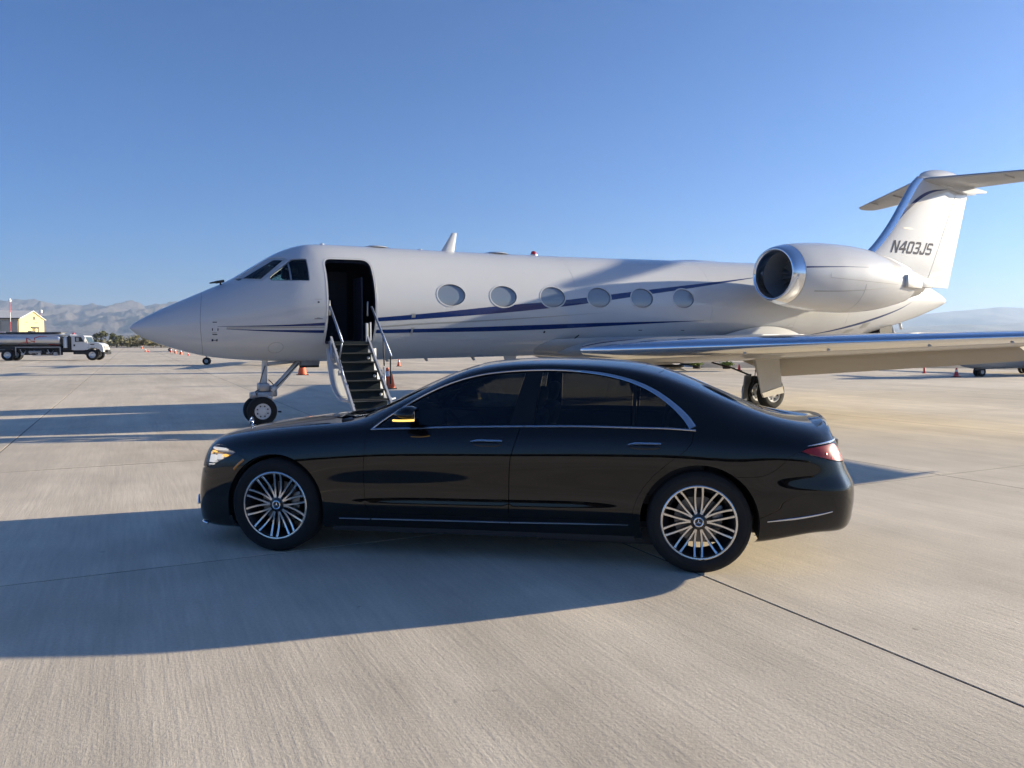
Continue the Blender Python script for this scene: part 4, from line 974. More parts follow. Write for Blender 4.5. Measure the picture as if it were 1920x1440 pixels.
# ---------------------------------------------------------------- wing
def naca(xc, t): return 5*t*(.2969*np.sqrt(xc)-.1260*xc-.3516*xc**2+.2843*xc**3-.1036*xc**4)
def wsec(y):
    """leading edge x, chord, leading edge z, thickness ratio, drop of the trailing edge at span y>0"""
    xl = 6.62+.575*(y-1.0); xt = 12.75+.095*(y-1.0); return xl, xt-xl, 1.43+.040*max(0,y-1.6), .112-.001*y, .085
def wpt(y, xc, up):
    xl, c, zl, t, dr = wsec(y); h = float(naca(np.array(xc), t))*c; z = zl-dr*c*xc**1.2*.35+(h*1.02 if up else -h*.85)
    return (xl+c*xc, z)
def wing_strip(name, xcs_u, xcs_l, ys, mat, s, par, out=0.0, close=True):
    """loft between span stations; section runs from upper list (aft to front) to lower list (front to aft)"""
    V = []; 
    for y in ys:
        pts = [wpt(y, xc, True) for xc in xcs_u[::-1]]+[wpt(y, xc, False) for xc in xcs_l]
        for i, (x, z) in enumerate(pts):
            V.append((x-out, s*y, z+(out if i < len(xcs_u) else -out)))
    n = len(xcs_u)+len(xcs_l); F = [(i*n+j, (i+1)*n+j, (i+1)*n+(j+1)%n, i*n+(j+1)%n) for i in range(len(ys)-1) for j in range(n if close else n-1)]
    F += [tuple(range(n)), tuple((len(ys)-1)*n+j for j in range(n))[::-1]]
    return fixn(mk(name, V, F, mat, par, 35))
cosx = lambda a, b, n: list(a+(b-a)*(1-np.cos(np.linspace(0, math.pi/2, n))))
for s in (-1, 1):
    xs_ = cosx(0, .72, 16); ys = list(np.linspace(.7, 11.3, 22))
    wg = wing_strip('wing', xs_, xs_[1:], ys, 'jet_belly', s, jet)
    # outboard trailing part and aileron
    xr = list(np.linspace(.72,.99,6)); wing_strip('aileron', xr, xr[::-1][1:][::-1][::-1] if False else xr[::1][::-1][::-1], [7.66,8.5,9.5,10.5,11.3], 'jet_belly', s, wg)
    le = cosx(0, .085, 11); wing_strip('leading_edge', le, le[1:], [1.22]+list(np.linspace(1.8,11.25,21)), 'polished', s, wg, .004, True)
    # flap, lowered
    V = []; yss = [1.75,3.0,4.5,6.0,7.5]; 
    for y in yss:
        xl, c, zl, t, dr = wsec(y); x0, z0 = xl+c*.715, wpt(y,.72,False)[1]+.03; L = c*.27; a = R(16+.6*y)
        for (k, h) in ((0,.0),(.05,.05),(.25,.075),(.6,.05),(1,.005),(1,-.005),(.6,-.03),(.25,-.04),(.05,-.03)):
            V.append((x0+k*L*math.cos(a)+h*math.sin(a), s*y, z0-k*L*math.sin(a)+h*math.cos(a)))
    n = 9; F = [(i*n+j,(i+1)*n+j,(i+1)*n+(j+1)%n,i*n+(j+1)%n) for i in range(len(yss)-1) for j in range(n)]+[tuple(range(n)), tuple((len(yss)-1)*n+j for j in range(n))[::-1]]
    fixn(mk('flap', V, F, 'flap_tan', wg, 40))
    for y in (4.2, 5.6, 7.1, 8.2):
        x, z = wpt(y, .06, False); MB().lathe([(.0,-.05),(.02,-.03),(.025,0),(.015,.04),(0,.05)], (x,s*y,z-.012), 'x', 10).build('vortex_fence', 'gear_white', wg, True)
    # winglet
    V = []; 
    for k, (dy, dz, dx, c) in enumerate(((0,0,0,1.55),(.16,.10,.12,1.45),(.30,.35,.35,1.2),(.42,.85,.72,.92),(.52,1.45,1.15,.62))):
        xl, c0, zl, t, dr = wsec(11.3); 
        for i in range(16):
            a = 2*math.pi*i/16; V.append((xl+.1+dx+c/2+c/2*math.cos(a), s*(11.3+dy+.035*(1-k*.15)*math.sin(a)), zl-.03+dz))
    F = [(i*16+j,(i+1)*16+j,(i+1)*16+(j+1)%16,i*16+(j+1)%16) for i in range(4) for j in range(16)]+[tuple(range(16)), tuple(64+j for j in range(16))[::-1]]
    fixn(mk('winglet', V, F, 'jet_white', wg, 40))
# fairing where the wing meets the body
V = []; nx, nt = 40, 25
for i in range(nx):
    t_ = i/(nx-1); x = 5.6+9.6*t_; e = math.sin(math.pi*t_)**.55
    e = min(1, max(0, (x-5.6)/2.2))**.8*min(1, max(0, (15.2-x)/3.4))**.8
    for j in range(nt):
        a = R(-8)+(math.pi+R(16))*j/(nt-1); hw = (.58+.84*e); zc = 1.62+.02*(x-5.6); d = (zc-float(f_bot(x)))*.75+.22*e
        V.append((x, -hw*math.cos(a), zc-d*math.sin(a)))
F = [(i*nt+j,(i+1)*nt+j,(i+1)*nt+j+1,i*nt+j+1) for i in range(nx-1) for j in range(nt-1)]
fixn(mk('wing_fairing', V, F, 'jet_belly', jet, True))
for s in (-1, 1):       # fillet above the trailing edge root
    V = []; nx, nt = 26, 9
    for i in range(nx):
        t_ = i/(nx-1); x = 9.6+5.4*t_; k = math.sin(math.pi*t_**1.4)**.9
        for j in range(nt):
            a = j/(nt-1); z = 1.36+.62*k*(1-a)**1.8; y = 1.06+.62*k*a**1.5
            V.append((x, s*y, z+.05))
    F = [(i*nt+j,(i+1)*nt+j,(i+1)*nt+j+1,i*nt+j+1) for i in range(nx-1) for j in range(nt-1)]
    fixn(mk('root_fillet', V, F, 'jet_white', jet, True))
# wheel bay under the wing root
MB().lathe([(.0,0),(.36,0),(.40,.02),(.40,.06)], (9.45,-1.02,.995), 'z', 28).build('wheel_bay', 'hose', jet)
MB().lathe([(.06,-.02),(.10,-.04),(.26,-.05),(.32,-.02)], (9.45,-1.02,.985), 'z', 28).build('bay_hub', 'gear_steel', jet, 30)

# ---------------------------------------------------------------- engines
NXR = [(11.83,.575),(11.80,.60),(11.80,.622),(11.83,.645),(11.95,.69),(12.12,.73),(12.4,.775),(12.9,.825),(13.5,.862),(14.1,.868),(14.7,.845),(15.3,.79),(15.9,.70),(16.45,.585),(16.75,.51)]
NZ = lambda x: 3.262-.012*(x-11.8)
for s in (-1, 1):
    def ring_loft(name, prof, mat, par, n=56, sm=35, sq=1.0):
        V = []
        for (x, r) in prof:
            for j in range(n):
                a = 2*math.pi*j/n; V.append((x, s*2.13+r*math.cos(a), NZ(x)+r*sq*math.sin(a)))
        F = [(i*n+j,(i+1)*n+j,(i+1)*n+(j+1)%n,i*n+(j+1)%n) for i in range(len(prof)-1) for j in range(n)]
        return fixn(mk(name, V, F, mat, par, sm))
    f = pchip([p[0] for p in NXR[4:]], [p[1] for p in NXR[4:]])
    nc = ring_loft('engine_nacelle', [(x, float(f(x))) for x in np.linspace(12.13,16.75,34)], 'jet_white', jet, sm=True)
    ring_loft('inlet_lip', [(12.10,.548),(11.96,.552),(11.86,.565),(11.81,.588),(11.80,.612),(11.82,.638),(11.88,.666),(11.97,.695),(12.12,.7285)], 'polished', nc, sm=True)
    ring_loft('inlet_duct', [(12.10,.549),(12.4,.545),(12.9,.55)], 'inlet_dark', nc, sm=True)
    ring_loft('fan_case', [(12.9,.55),(12.905,.02)], 'inlet_dark', nc)
    mb = MB()
    for k in range(22):
        a = 2*math.pi*k/22; c, sn = math.cos(a), math.sin(a); tw = .10
        P = lambda r, da, dx: (12.72+dx, s*2.13+r*math.cos(a+da), NZ(12.7)+r*math.sin(a+da))
        mb.add([P(.13,-.16,0),P(.13,.16,.12),P(.54,.10,.10),P(.54,-.09,-.0)], [(0,1,2,3)])
    mb.build('fan', 'fan_blade', nc)
    mb = MB(); mb.lathe([(0,12.48),(.05,12.51),(.10,12.60),(.135,12.72),(.14,12.80)], (0, s*2.13, NZ(12.7)), 'x', 24); fixn(mb.build('spinner', 'fan_blade', nc, True))
    # exhaust: inner cone, reverser halves, side fairing box
    ring_loft('exhaust_duct', [(16.70,.50),(16.2,.42),(15.9,.40),(15.9,.02)], 'hose', nc)
    V = []
    for half in (1, -1):
        mb = MB(); m = 14; xsx = np.linspace(16.55, 17.45, 8); base = 0
        for i, x in enumerate(xsx):
            tt = i/7; r = .53-.19*tt
            for j in range(m):
                a = R(18)+R(144)*j/(m-1); mb.v.append((x+.10*(1-math.sin(a))*0, s*2.13+r*math.cos(a), NZ(x)+half*(r*math.sin(a)*(1-.12*tt))))
        for i in range(7):
            for j in range(m-1): mb.f.append((i*m+j,(i+1)*m+j,(i+1)*m+j+1,i*m+j+1))
        fixn(mb.build('reverser_door', 'bare_metal' if half < 0 else 'jet_white', nc, True))
    for side in (-1, 1):
        bx = fixn(MB().box((16.42,s*2.13+side*.61,NZ(16.5)),(.85,.16,.34), Matrix.Rotation(-side*R(9),3,'Z'), .03).build('reverser_fairing', 'bare_metal', nc, 40))
        MB().box((17.12,s*2.13+side*.47,NZ(17)+.0),(.66,.20,.25), Matrix.Rotation(-side*R(8),3,'Z'), .04).build('fairing_tail', 'jet_white', nc, 40)
    # thin blue lines and hatch on the cowl
    def cowl(x, a): r = float(f(x)); return Vector((x, s*2.13+s*r*math.cos(a), NZ(x)+r*math.sin(a))), Vector((0, s*math.cos(a), math.sin(a)))
    for (x0, x1, a0, a1, w, m) in ((12.14,14.3,R(10),R(16),.035,'stripe_blue'),(12.5,15.2,R(-32),R(-16),.03,'stripe_grey')):
        pts = []; ups = []; ww = []
        for t_ in np.linspace(0,1,24):
            p, nn = cowl(x0+(x1-x0)*t_, a0+(a1-a0)*t_); pts.append(p); ups.append(nn); ww.append(w*(1-t_)+.004)
        fixn(MB().sweep(pts, ups, ww, .003).build('cowl_stripe', m, nc))
    for (x0,x1,a0,a1) in ((12.9,15.6,R(-6),R(-9)),(12.9,12.901,R(-6),R(2)),(14.2,14.201,R(-85),R(-12)),(12.6,15.9,R(-78),R(-80))):
        pts = []; ups = []
        for t_ in np.linspace(0,1,16):
            p, nn = cowl(x0+(x1-x0)*t_, a0+(a1-a0)*t_); pts.append(p); ups.append(nn)
        fixn(MB().sweep(pts, ups, .008, .002).build('cowl_seam', 'seal_line', nc))
    nc.location = (-.17, s*.15, 0)
    # pylon
    MB().prism([(12.7,3.17),(13.4,3.26),(16.6,3.22),(17.3,3.10),(16.6,3.02),(13.2,3.02)], 'y', s*.75, s*1.72).build('engine_pylon', 'jet_white', jet)

# ---------------------------------------------------------------- tail
LEp = [(16.4,3.80),(17.1,3.93),(17.7,4.08),(18.2,4.33),(18.7,4.70),(19.35,5.335),(20.0,6.13),(20.52,6.76),(20.80,6.98)]
f_le = pchip([p[1] for p in LEp], [p[0] for p in LEp]); f_te = lambda z: 22.60+(z-3.22)*(23.64-22.60)/(6.71-3.22); f_rh = lambda z: 21.25+(z-3.43)*(22.86-21.25)/(6.64-3.43)
def fin_y(x, z):
    a, b = float(f_le(z)), f_te(z); xc = min(.999, max(0.0, (x-a)/(b-a))); t_ = .34-.020*(z-3.8); return float(naca(np.array(xc), 1.0))*t_+.006*(1-xc)
def finloft(name, fa, fb, z0, z1, mat, par, n=14, m=16, out=0.0, le=False):
    V = []
    for i in range(m):
        z = z0+(z1-z0)*i/(m-1); a, b = fa(z), fb(z); tt = [ (1-math.cos(math.pi/2*k/(n-1))) if le else k/(n-1) for k in range(n)]; xs = [a+(b-a)*q for q in tt]
        V += [(x, -fin_y(x,z)-out, z) for x in xs]+[(x, fin_y(x,z)+out, z) for x in xs[::-1]]
    k = 2*n; F = [(i*k+j,(i+1)*k+j,(i+1)*k+(j+1)%k,i*k+(j+1)%k) for i in range(m-1) for j in range(k)]+[tuple(range(k)), tuple((m-1)*k+j for j in range(k))[::-1]]
    return fixn(mk(name, V, F, mat, par, 40))
fin = finloft('tail_fin', lambda z: float(f_le(z)), lambda z: f_rh(z)-.012, 3.35, 6.98, 'jet_white', jet, 20, 30, le=True)
finloft('rudder', lambda z: f_rh(z)+.012, f_te, 3.42, 6.66, 'jet_white', fin)
finloft('fin_leading_edge', lambda z: float(f_le(z))-.006, lambda z: float(f_le(z))+.26, 4.12, 6.90, 'polished', fin, 10, 24, .004, True)
# bullet, tailplane
V = []; 
for i in range(22):
    t_ = i/21; x = 20.95+2.45*t_; r = math.sin(math.pi*min(1,t_*.92+.02))**.6*(1 if t_ < .7 else 1)
    for j in range(20):
        a = 2*math.pi*j/20; V.append((x, .17*r*math.cos(a), 7.02+.30*r*math.sin(a)*(1 if math.sin(a) > 0 else .6)))
F = [(i*20+j,(i+1)*20+j,(i+1)*20+(j+1)%20,i*20+(j+1)%20) for i in range(21) for j in range(20)]+[tuple(range(20)), tuple(21*20+j for j in range(20))]
fixn(mk('tail_bullet', V, F, 'jet_white', fin, True))
for s in (-1, 1):
    V = []; ys = [.12,.6,1.5,2.5,3.5,4.5,4.68]; n = 12
    for k, y in enumerate(ys):
        xl = 20.95+.70*(y-.1); xt = 23.85+.31*(y-.1); c = xt-xl; 
        if k == len(ys)-1: xl += .15; xt -= .1; c = xt-xl
        zl = 6.88+.010*y; tt = [(1-math.cos(math.pi/2*q/(n-1))) for q in range(n)]
        V += [(xl+c*q, s*y, zl+float(naca(np.array(q),.085))*c) for q in tt]+[(xl+c*q, s*y, zl-float(naca(np.array(q),.085))*c) for q in tt[::-1]]
    m = 2*n; F = [(i*m+j,(i+1)*m+j,(i+1)*m+(j+1)%m,i*m+(j+1)%m) for i in range(len(ys)-1) for j in range(m)]+[tuple(range(m)), tuple((len(ys)-1)*m+j for j in range(m))]
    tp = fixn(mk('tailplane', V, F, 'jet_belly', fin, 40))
    for y in (1.9, 3.2): MB().box((22.6+.4*(y-1.9),s*y,6.80),(.5,.05,.05), Matrix.Rotation(R(4),3,'Y'), .015).build('hinge_fairing', 'jet_belly', tp)
    fixn(MB().prism([(21.6,6.78),(23.2,6.60),(24.3,6.72),(24.35,6.78),(23.0,6.88)], 'y', s*.10, s*.26).build('tailplane_fairing', 'jet_white', fin))
# markings of the fin
def finpoly(name, poly, mat, far=False, off=.004):
    P = densify(poly, .12); uv_, F_ = cdt_mesh(P, [], np.arange(16,24,.15), np.arange(3,7.2,.15)); s_ = 1 if far else -1
    V = [(x, s_*(fin_y(x,z)+off), z) for x, z in uv_]; return mk(name, V, F_ if not far else F_[:, ::-1], mat, fin)
cs = smoothpoly([(19.72,5.47),(20.15,5.86),(20.75,6.27),(21.4,6.53),(22.3,6.68)], 6); nn_ = len(cs)
wv = np.array([.045*math.sin(math.pi*i/(nn_-1))+.002 for i in range(nn_)])
for far in (False, True): finpoly('fin_stripe', np.concatenate([cs+np.stack([wv*.5,-wv],1), (cs+np.stack([-wv*.5,wv],1))[::-1]]), 'stripe_blue', far)
finpoly('rudder_band', [(21.42,3.72),(22.72,3.94),(22.78,4.12),(21.50,3.86)], 'band_cream')
GLY = {'N':[[(0,0),(.2,0),(.2,1),(0,1)],[(.8,0),(1,0),(1,1),(.8,1)],[(0,1),(.24,1),(1,0),(.76,0)]],
 '4':[[(.62,0),(.84,0),(.84,1),(.62,1)],[(0,.24),(1,.24),(1,.42),(0,.42)],[(0,.42),(.2,.42),(.84,1),(.55,1)]],
 '0':[[(0,.14),(.2,.14),(.2,.86),(0,.86)],[(.8,.14),(1,.14),(1,.86),(.8,.86)],[(0,.14),(.14,0),(.86,0),(1,.14),(.8,.18),(.2,.18)],[(0,.86),(.2,.82),(.8,.82),(1,.86),(.86,1),(.14,1)]],
 '3':[[(.8,.14),(1,.14),(1,.44),(.92,.5),(1,.56),(1,.86),(.8,.86)],[(0,.14),(.14,0),(.86,0),(1,.14),(.8,.18),(.2,.18),(.0,.22)],[(.0,.78),(.2,.82),(.8,.82),(1,.86),(.86,1),(.14,1),(0,.86)],[(.25,.42),(.85,.42),(.85,.58),(.25,.58)]],
 'J':[[(.75,.14),(.97,.14),(.97,1),(.75,1)],[(0,.14),(.14,0),(.84,0),(.97,.14),(.75,.18),(.22,.18),(.22,.32),(0,.32)]],
 'S':[[(0,.14),(.14,0),(.86,0),(1,.14),(.8,.18),(.2,.18),(.0,.24)],[(.8,.14),(1,.14),(1,.46),(.88,.58),(.2,.58),(.2,.42),(.8,.42)],[(0,.86),(.2,.82),(.8,.82),(1,.76),(1,.86),(.86,1),(.14,1)],[(0,.54),(.12,.42),(.25,.42),(.2,.58),(.2,.86),(0,.86)]]}
wl_ = [('N',.31),('4',.33),('0',.30),('3',.30),('J',.27),('S',.30)]; xo = 19.27
for far in (False, True):
    xo = 19.27
    for ch, wd in (wl_ if not far else wl_[::-1]):
        V = []; Fc = []
        for poly in GLY[ch]:
            P = []
            for (a, b) in poly:
                a2 = a if not far else 1-a
                P.append((xo+a2*wd+.20*b, 4.43+.40*b+.012*(xo-19.27)))
            b0 = len(V); V += [(x, (1 if far else -1)*(fin_y(x,z)+.006), z) for x, z in P]; Fc.append(tuple(range(b0, len(V))) if True else 0)
        mk('registration_letter', V, Fc, 'reg_navy', fin)
        xo += wd+.066
finpoly('nav_light', ell(20.15,5.24,.26,.035,16), 'band_cream')

# open hatch and masts below the tail
ht = fixn(MB().box((18.75,-.1,1.80),(.95,.75,.03), Matrix.Rotation(R(-12),3,'Y')).build('tail_hatch', 'gear_steel', jet))
MB().box((18.95,-.05,1.98),(.6,.5,.28)).build('hatch_opening', 'jet_dark', jet)
MB().tube([(19.42,-.1,2.12),(19.80,-.1,1.62)], [.085,.055], 10).build('tail_mast', 'jet_white', jet, True)
MB().tube([(20.08,0,2.24),(20.16,0,2.03)], .04, 8).build('tail_drain', 'gear_white', jet, True)

# ---------------------------------------------------------------- landing gear
def ac_wheel(r, w, name, par, loc, rh):
    t = MB().lathe([(rh,-w*.36),(rh*1.08,-w*.46),(r*.82,-w*.50),(r*.94,-w*.42),(r,-w*.26),(r,-w*.10),(r*.985,-w*.09),(r*.985,-w*.06),(r,-w*.05),(r,w*.05),(r*.985,w*.06),(r*.985,w*.09),(r,w*.10),(r,w*.26),(r*.94,w*.42),(r*.82,w*.50),(rh*1.08,w*.46),(rh,w*.36)], n=48).build(name, 'rubber', par, 40, loc=loc)
    MB().lathe([(rh*1.02,-w*.40),(rh*1.02,-w*.44),(rh*.92,-w*.43),(rh*.86,-w*.33),(rh*.55,-w*.30),(rh*.45,-w*.40),(rh*.25,-w*.43),(0,-w*.43)], n=36).build('rim', 'gear_white', t, 35)
    MB().lathe([(rh*1.02,w*.40),(rh*1.02,w*.44),(rh*.92,w*.43),(rh*.86,w*.33),(rh*.55,w*.30),(0,w*.38)], n=36).build('rim', 'gear_white', t, 35)
    for k in range(8):
        a = 2*math.pi*(k+.5)/8; MB().lathe([(rh*.10,-w*.345),(rh*.10,-w*.325),(0,-w*.345)], (rh*.70*math.cos(a),-.002,rh*.70*math.sin(a)), 'y', 10).build('rim_hole', 'hose', t)
    return t
ng = empty('nose_gear', (0,0,0), 0, jet)
ng = MB().tube([(.02,0,.30),(.045,0,.50)], .045, 14).tube([(.045,0,.48),(.06,0,.56)], [.075,.075], 14).tube([(.06,0,.55),(.085,0,.80),(.11,0,1.30)], [.062,.058,.052], 14).tube([(0,-.24,.285),(0,.24,.285)], .035, 12).build('nose_gear', 'gear_white', jet, 40)
for o_ in [o_ for o_ in list(bpy.data.objects) if o_.name.startswith('nose_gear') and o_.type == 'EMPTY']: bpy.data.objects.remove(o_)
ng.name = 'nose_gear'
for s in (-1, 1): ac_wheel(.278, .18, 'wheel', ng, (0, s*.19, .278), .15)
fixn(MB().tube([(.16,-.04,.56),(.45,-.05,.88),(.80,-.06,1.28)], .042, 10).tube([(.16,.10,.60),(.48,.10,.92),(.80,.10,1.28)], .032, 10).build('drag_brace', 'gear_white', ng, True))
fixn(MB().box((.065,0,.56),(.30,.36,.20), bev=.04).box((.06,-.04,.74),(.20,.26,.16), bev=.03).box((-.10,-.04,.58),(.18,.20,.13), bev=.03).box((.24,-.05,.66),(.14,.20,.22), bev=.03).build('steering_unit', 'gear_steel', ng, 40))
fixn(MB().tube([(-.16,-.10,.60),(-.02,-.10,.62)], .045, 10).tube([(.20,-.14,.66),(.28,-.12,.74)], .04, 10).tube([(.12,-.16,.55),(.20,-.16,.52)], .035, 10).tube([(.02,-.12,.80),(.10,-.12,.78)], .03, 8).build('gear_actuator', 'gear_white', ng, True))
fixn(MB().tube([(.13,-.03,.50),(.22,-.03,.40),(.06,-.03,.29)], .020, 8).tube([(.13,.03,.50),(.22,.03,.40),(.06,.03,.29)], .020, 8).build('torque_link', 'gear_white', ng, True))
for pts in ([(.10,-.06,1.15),(.02,-.12,.95),(-.02,-.10,.75),(.03,-.13,.62)],[(.12,-.07,.75),(.22,-.13,.70),(.16,-.14,.58)],[(-.02,-.15,.70),(-.10,-.15,.66),(-.08,-.14,.58)],[(.20,-.06,.62),(.32,-.10,.76),(.50,-.10,.94),(.74,-.10,1.2)],[(.16,-.05,.88),(.24,-.1,.78),(.20,-.12,.66)]):
    fixn(MB().tube(smoothpoly(pts,6), .009, 6).build('hydraulic_hose', 'hose', ng, True))
fixn(MB().box((.42,0,1.21),(.55,.10,.07), Matrix.Rotation(R(-6),3,'Y'), .01).box((.95,0,1.20),(.36,.34,.10)).build('gear_bay_linkage', 'gear_steel', ng, 30))
fixn(MB().prism([(.78,1.24),(1.22,1.24),(1.20,1.10),(.82,1.10)], 'y', .10, .13).build('nose_gear_door', 'hose', ng))
MB().tube([(.28,-.3,.27),(.34,-.3,.26)], .018, 6).build('tow_pin', 'hose', ng)

for s in (-1, 1):
    mg = MB().tube([(11.30,s*2.10,1.30),(11.42,s*2.18,.80),(11.47,s*2.2,.42)], [.10,.09,.075], 14).tube([(11.47,s*1.95,.39),(11.47,s*2.5,.39)], .05, 12).build('main_gear', 'gear_steel', jet, 40)
    for dy in (-.24, .24): ac_wheel(.39, .24, 'wheel', mg, (11.47, s*2.2+dy, .39), .22)
    d = Vector((0, s*1, 0))
    y0 = s*2.72
    pl = [(10.62,1.30),(11.42,1.30),(11.545,.565),(10.86,.425)]
    fixn(MB().prism(pl, 'y', y0, y0-s*.035).build('gear_door', 'gear_door', mg))
    fixn(MB().prism([(10.86,.42),(11.545,.56),(11.60,.40),(10.93,.31)], 'y', y0+s*.012, y0-s*.035).build('gear_door_foot', 'band_cream', mg))
    fixn(MB().tube([(10.75,s*1.9,.98),(11.2,s*2.05,.80)], .022, 8).tube([(10.35,s*1.6,1.12),(10.75,s*1.9,.98)], .02, 8).build('side_brace', 'hose', mg, True))
    fixn(MB().prism([(11.02,.80),(11.22,.84),(11.20,.22),(10.92,.18)], 'y', s*2.02, s*2.06).build('scissor_plate', 'gear_steel', mg))
    for pts in ([(11.10,s*2.3,.95),(11.0,s*2.35,.7),(10.92,s*2.3,.42),(11.0,s*2.2,.3)],[(11.2,s*2.3,.9),(11.12,s*2.36,.6),(11.25,s*2.3,.4)]): fixn(MB().tube(smoothpoly(pts,6), .012, 6).build('brake_hose', 'hose', mg, True))

# ---------------------------------------------------------------- airstair
ST = empty('airstair', (0,0,0), 0, jet)
bpy.data.objects.remove(ST)
NS = 8; ys0, zs0, dy, dz = -1.36, 1.565, -.168, -.163
def line(t): return (ys0+dy*t, zs0+dz*t)
# outer skin of the door, now underneath the steps: curved like the body
V = []; m = 16
for i in range(m):
    t_ = i/(m-1); b_ = .34*math.sin(math.pi*t_)**.75; y = -1.27-1.03*t_+.62*b_; z = 1.50-.90*t_-.78*b_
    for x in (.97, 1.10, 1.5, 1.82, 1.93):
        e = 0 if x in (.97,1.93) else .03
        V.append((x, y, z-e))
F = [(i*5+j,(i+1)*5+j,(i+1)*5+j+1,i*5+j+1) for i in range(m-1) for j in range(4)]
stair = fixn(mk('airstair', V, F, 'jet_white', jet, True))
so = stair.modifiers.new('thick', 'SOLIDIFY'); so.thickness = .03; so.offset = 0
for x, sd in ((1.07,-1), (1.79,1)):
    # sloping stringers
    pts0 = [line(-.6), line(8.2)]
    poly = [(pts0[0][0]+.03, pts0[0][1]+.06), (pts0[1][0]-.0, pts0[1][1]+.05), (pts0[1][0]+.01, pts0[1][1]-.05), (pts0[0][0]+.06, pts0[0][1]-.05)]
    fixn(MB().prism(poly, 'x', x-.018, x+.018).build('stringer', 'stair_side', stair))
    y, z = line(3.0); fixn(MB().tube([(x+sd*.03,y,z-.02),(x+sd*.06,y,z-.02)], .05, 12).build('hinge_boss', 'stair_side', stair, 30))
for k in range(NS):
    y, z = line(k); stp = MB().box((1.43,y+.07,z),(.68,.20,.028), bev=.006).build('step', 'stair_tread', stair)
    MB().box((1.43,y+.075,z-.085),(.67,.012,.15)).build('riser', 'stair_tread', stp)
    MB().box((1.43,y-.028,z+.006),(.66,.010,.012)).build('step_edge', 'hose', stp)
    xx = 1.13 if k%2 == 0 else 1.71
    fixn(MB().lathe([(.0,-.014),(.020,-.014),(.028,-.007),(.028,.004)], (xx,y+.062,z-.085), 'y', 14).build('step_lamp', 'step_lamp', stp, True))
MB().box((1.43,-1.21,1.60),(.70,.24,.05), bev=.01).build('door_sill', 'stair_tread', stair)
MB().box((1.43,-1.335,1.565),(.16,.006,.022)).build('sill_plate', 'step_lamp', stair)
# handrails
for x, a, b in ((1.04,(-1.27,2.28),(-2.02,1.61)), (1.86,(-1.24,2.29),(-2.27,1.36))):
    fixn(MB().tube([(x,a[0],a[1]),(x,(a[0]+b[0])/2,(a[1]+b[1])/2+.005),(x,b[0],b[1])], .021, 10).build('handrail', 'rail_tube', stair, True))
    ym, zm = (a[0]+b[0])/2, (a[1]+b[1])/2
    p1 = line(2.2 if x < 1.4 else 3.0); p2 = line(3.6 if x < 1.4 else 5.2)
    if x > 1.4:
        fixn(MB().tube([(x,ym-.10,zm-.06),(x-.02,p1[0]-.10,p1[1]+.10)], .014, 8).tube([(x,b[0]+.03,b[1]+.02),(x-.02,p2[0]-.06,p2[1]+.14)], .016, 8).build('rail_strut', 'hose', stair, True))
        fixn(MB().tube([(x-.03,p1[0]-.12,p1[1]+.08),(x-.03,p1[0]-.20,p1[1]-.35)], .016, 8).build('rail_post', 'stair_side', stair, True))
    else:
        fixn(MB().tube([(x,b[0]+.02,b[1]+.02),(x+.01,p1[0]-.06,p1[1]+.10)], .014, 8).build('rail_strut', 'rail_tube', stair, True))
        fixn(MB().tube([(x+.01,p1[0]-.05,p1[1]+.10),(x+.01,p2[0]-.10,p2[1]-.02)], .016, 8).build('rail_post', 'rail_tube', stair, True))
        fixn(MB().tube([(x-.02,-1.32,1.62),(x-.04,-1.5,1.30)], .03, 8).build('rail_foot', 'rail_tube', stair, True))
    # handles inside the doorway
    fixn(MB().tube([(x+(.05 if x<1.4 else -.02),-1.06,2.12),(x+(.05 if x<1.4 else -.02),-1.08,2.40)], .016, 8).build('grab_handle', 'stair_side', jet, True))
for (x,z0,z1,w) in ((1.81,1.62,1.98,.05),(1.88,1.64,2.0,.03)): MB().box((x,-1.09,(z0+z1)/2),(w,.05,z1-z0), bev=.008).build('door_latch_box', 'stair_side', jet)
# ================================================================== background
pbr('cone_orange', (.75,.12,.03), .55, var=.1, vscale=5)
pbr('cone_white', (.78,.78,.76), .45)
pbr('cone_base', (.02,.02,.02), .7)
pbr('cone_red', (.65,.04,.035), .5)
def cone(name, x, y, h, label, base=True, mat='cone_orange', wide=1.0, group=None, collar=True, rz=0.3):
    r = .19*h/.7*wide
    body = MB().lathe([(r,.03),(r*.93,.06*h+.02),(r*.30,.97*h),(r*.26,h),(0,h)], n=20).v
    c = MB().lathe([(r,.025),(r*.95,.05*h+.02),(r*.30,.97*h),(r*.25,h),(0,h)], axis='z', n=20).build(name, mat, None, 40, loc=(x,y,0), rotz=rz)
    fixn(c)
    if collar:
        f = lambda t: r*.95+(r*.30-r*.95)*(t-.05)/.92
        fixn(MB().lathe([(f(.58)+.004,.58*h),(f(.82)+.004,.82*h)], axis='z', n=20).build('reflective_collar', 'cone_white', c, True))
    if base: MB().box((0,0,.0155),(r*2.5,r*2.5,.03), bev=.008).build('base', 'cone_base', c)
    return tag(c, label, 'cone', group)
cone('traffic_cone', -10.27, 37.66, .74, 'stout orange cone on a black base beyond the nose leg of the white jet', wide=1.15)
cone('traffic_cone', -4.36, 26.9, .72, 'taller orange and white cone right beside the airstair handrail', wide=.8)
cone('traffic_cone', -4.18, 26.6, .52, 'shorter orange cone standing in front of the taller one beside the airstair', wide=1.0, collar=False)
cone('traffic_cone', -7.47, 50.78, .50, 'small orange and white cone in the open under the jet belly, beyond the airstair', wide=.9)
cone('traffic_cone', 12.78, 43.25, .36, 'small red cone between the low green shrubs and the main landing gear', mat='cone_red', collar=False)
cone('traffic_cone', 16.62, 40.26, .20, 'tiny red cone on the apron just right of the lowered wing flap', mat='cone_red', collar=False, wide=1.6)
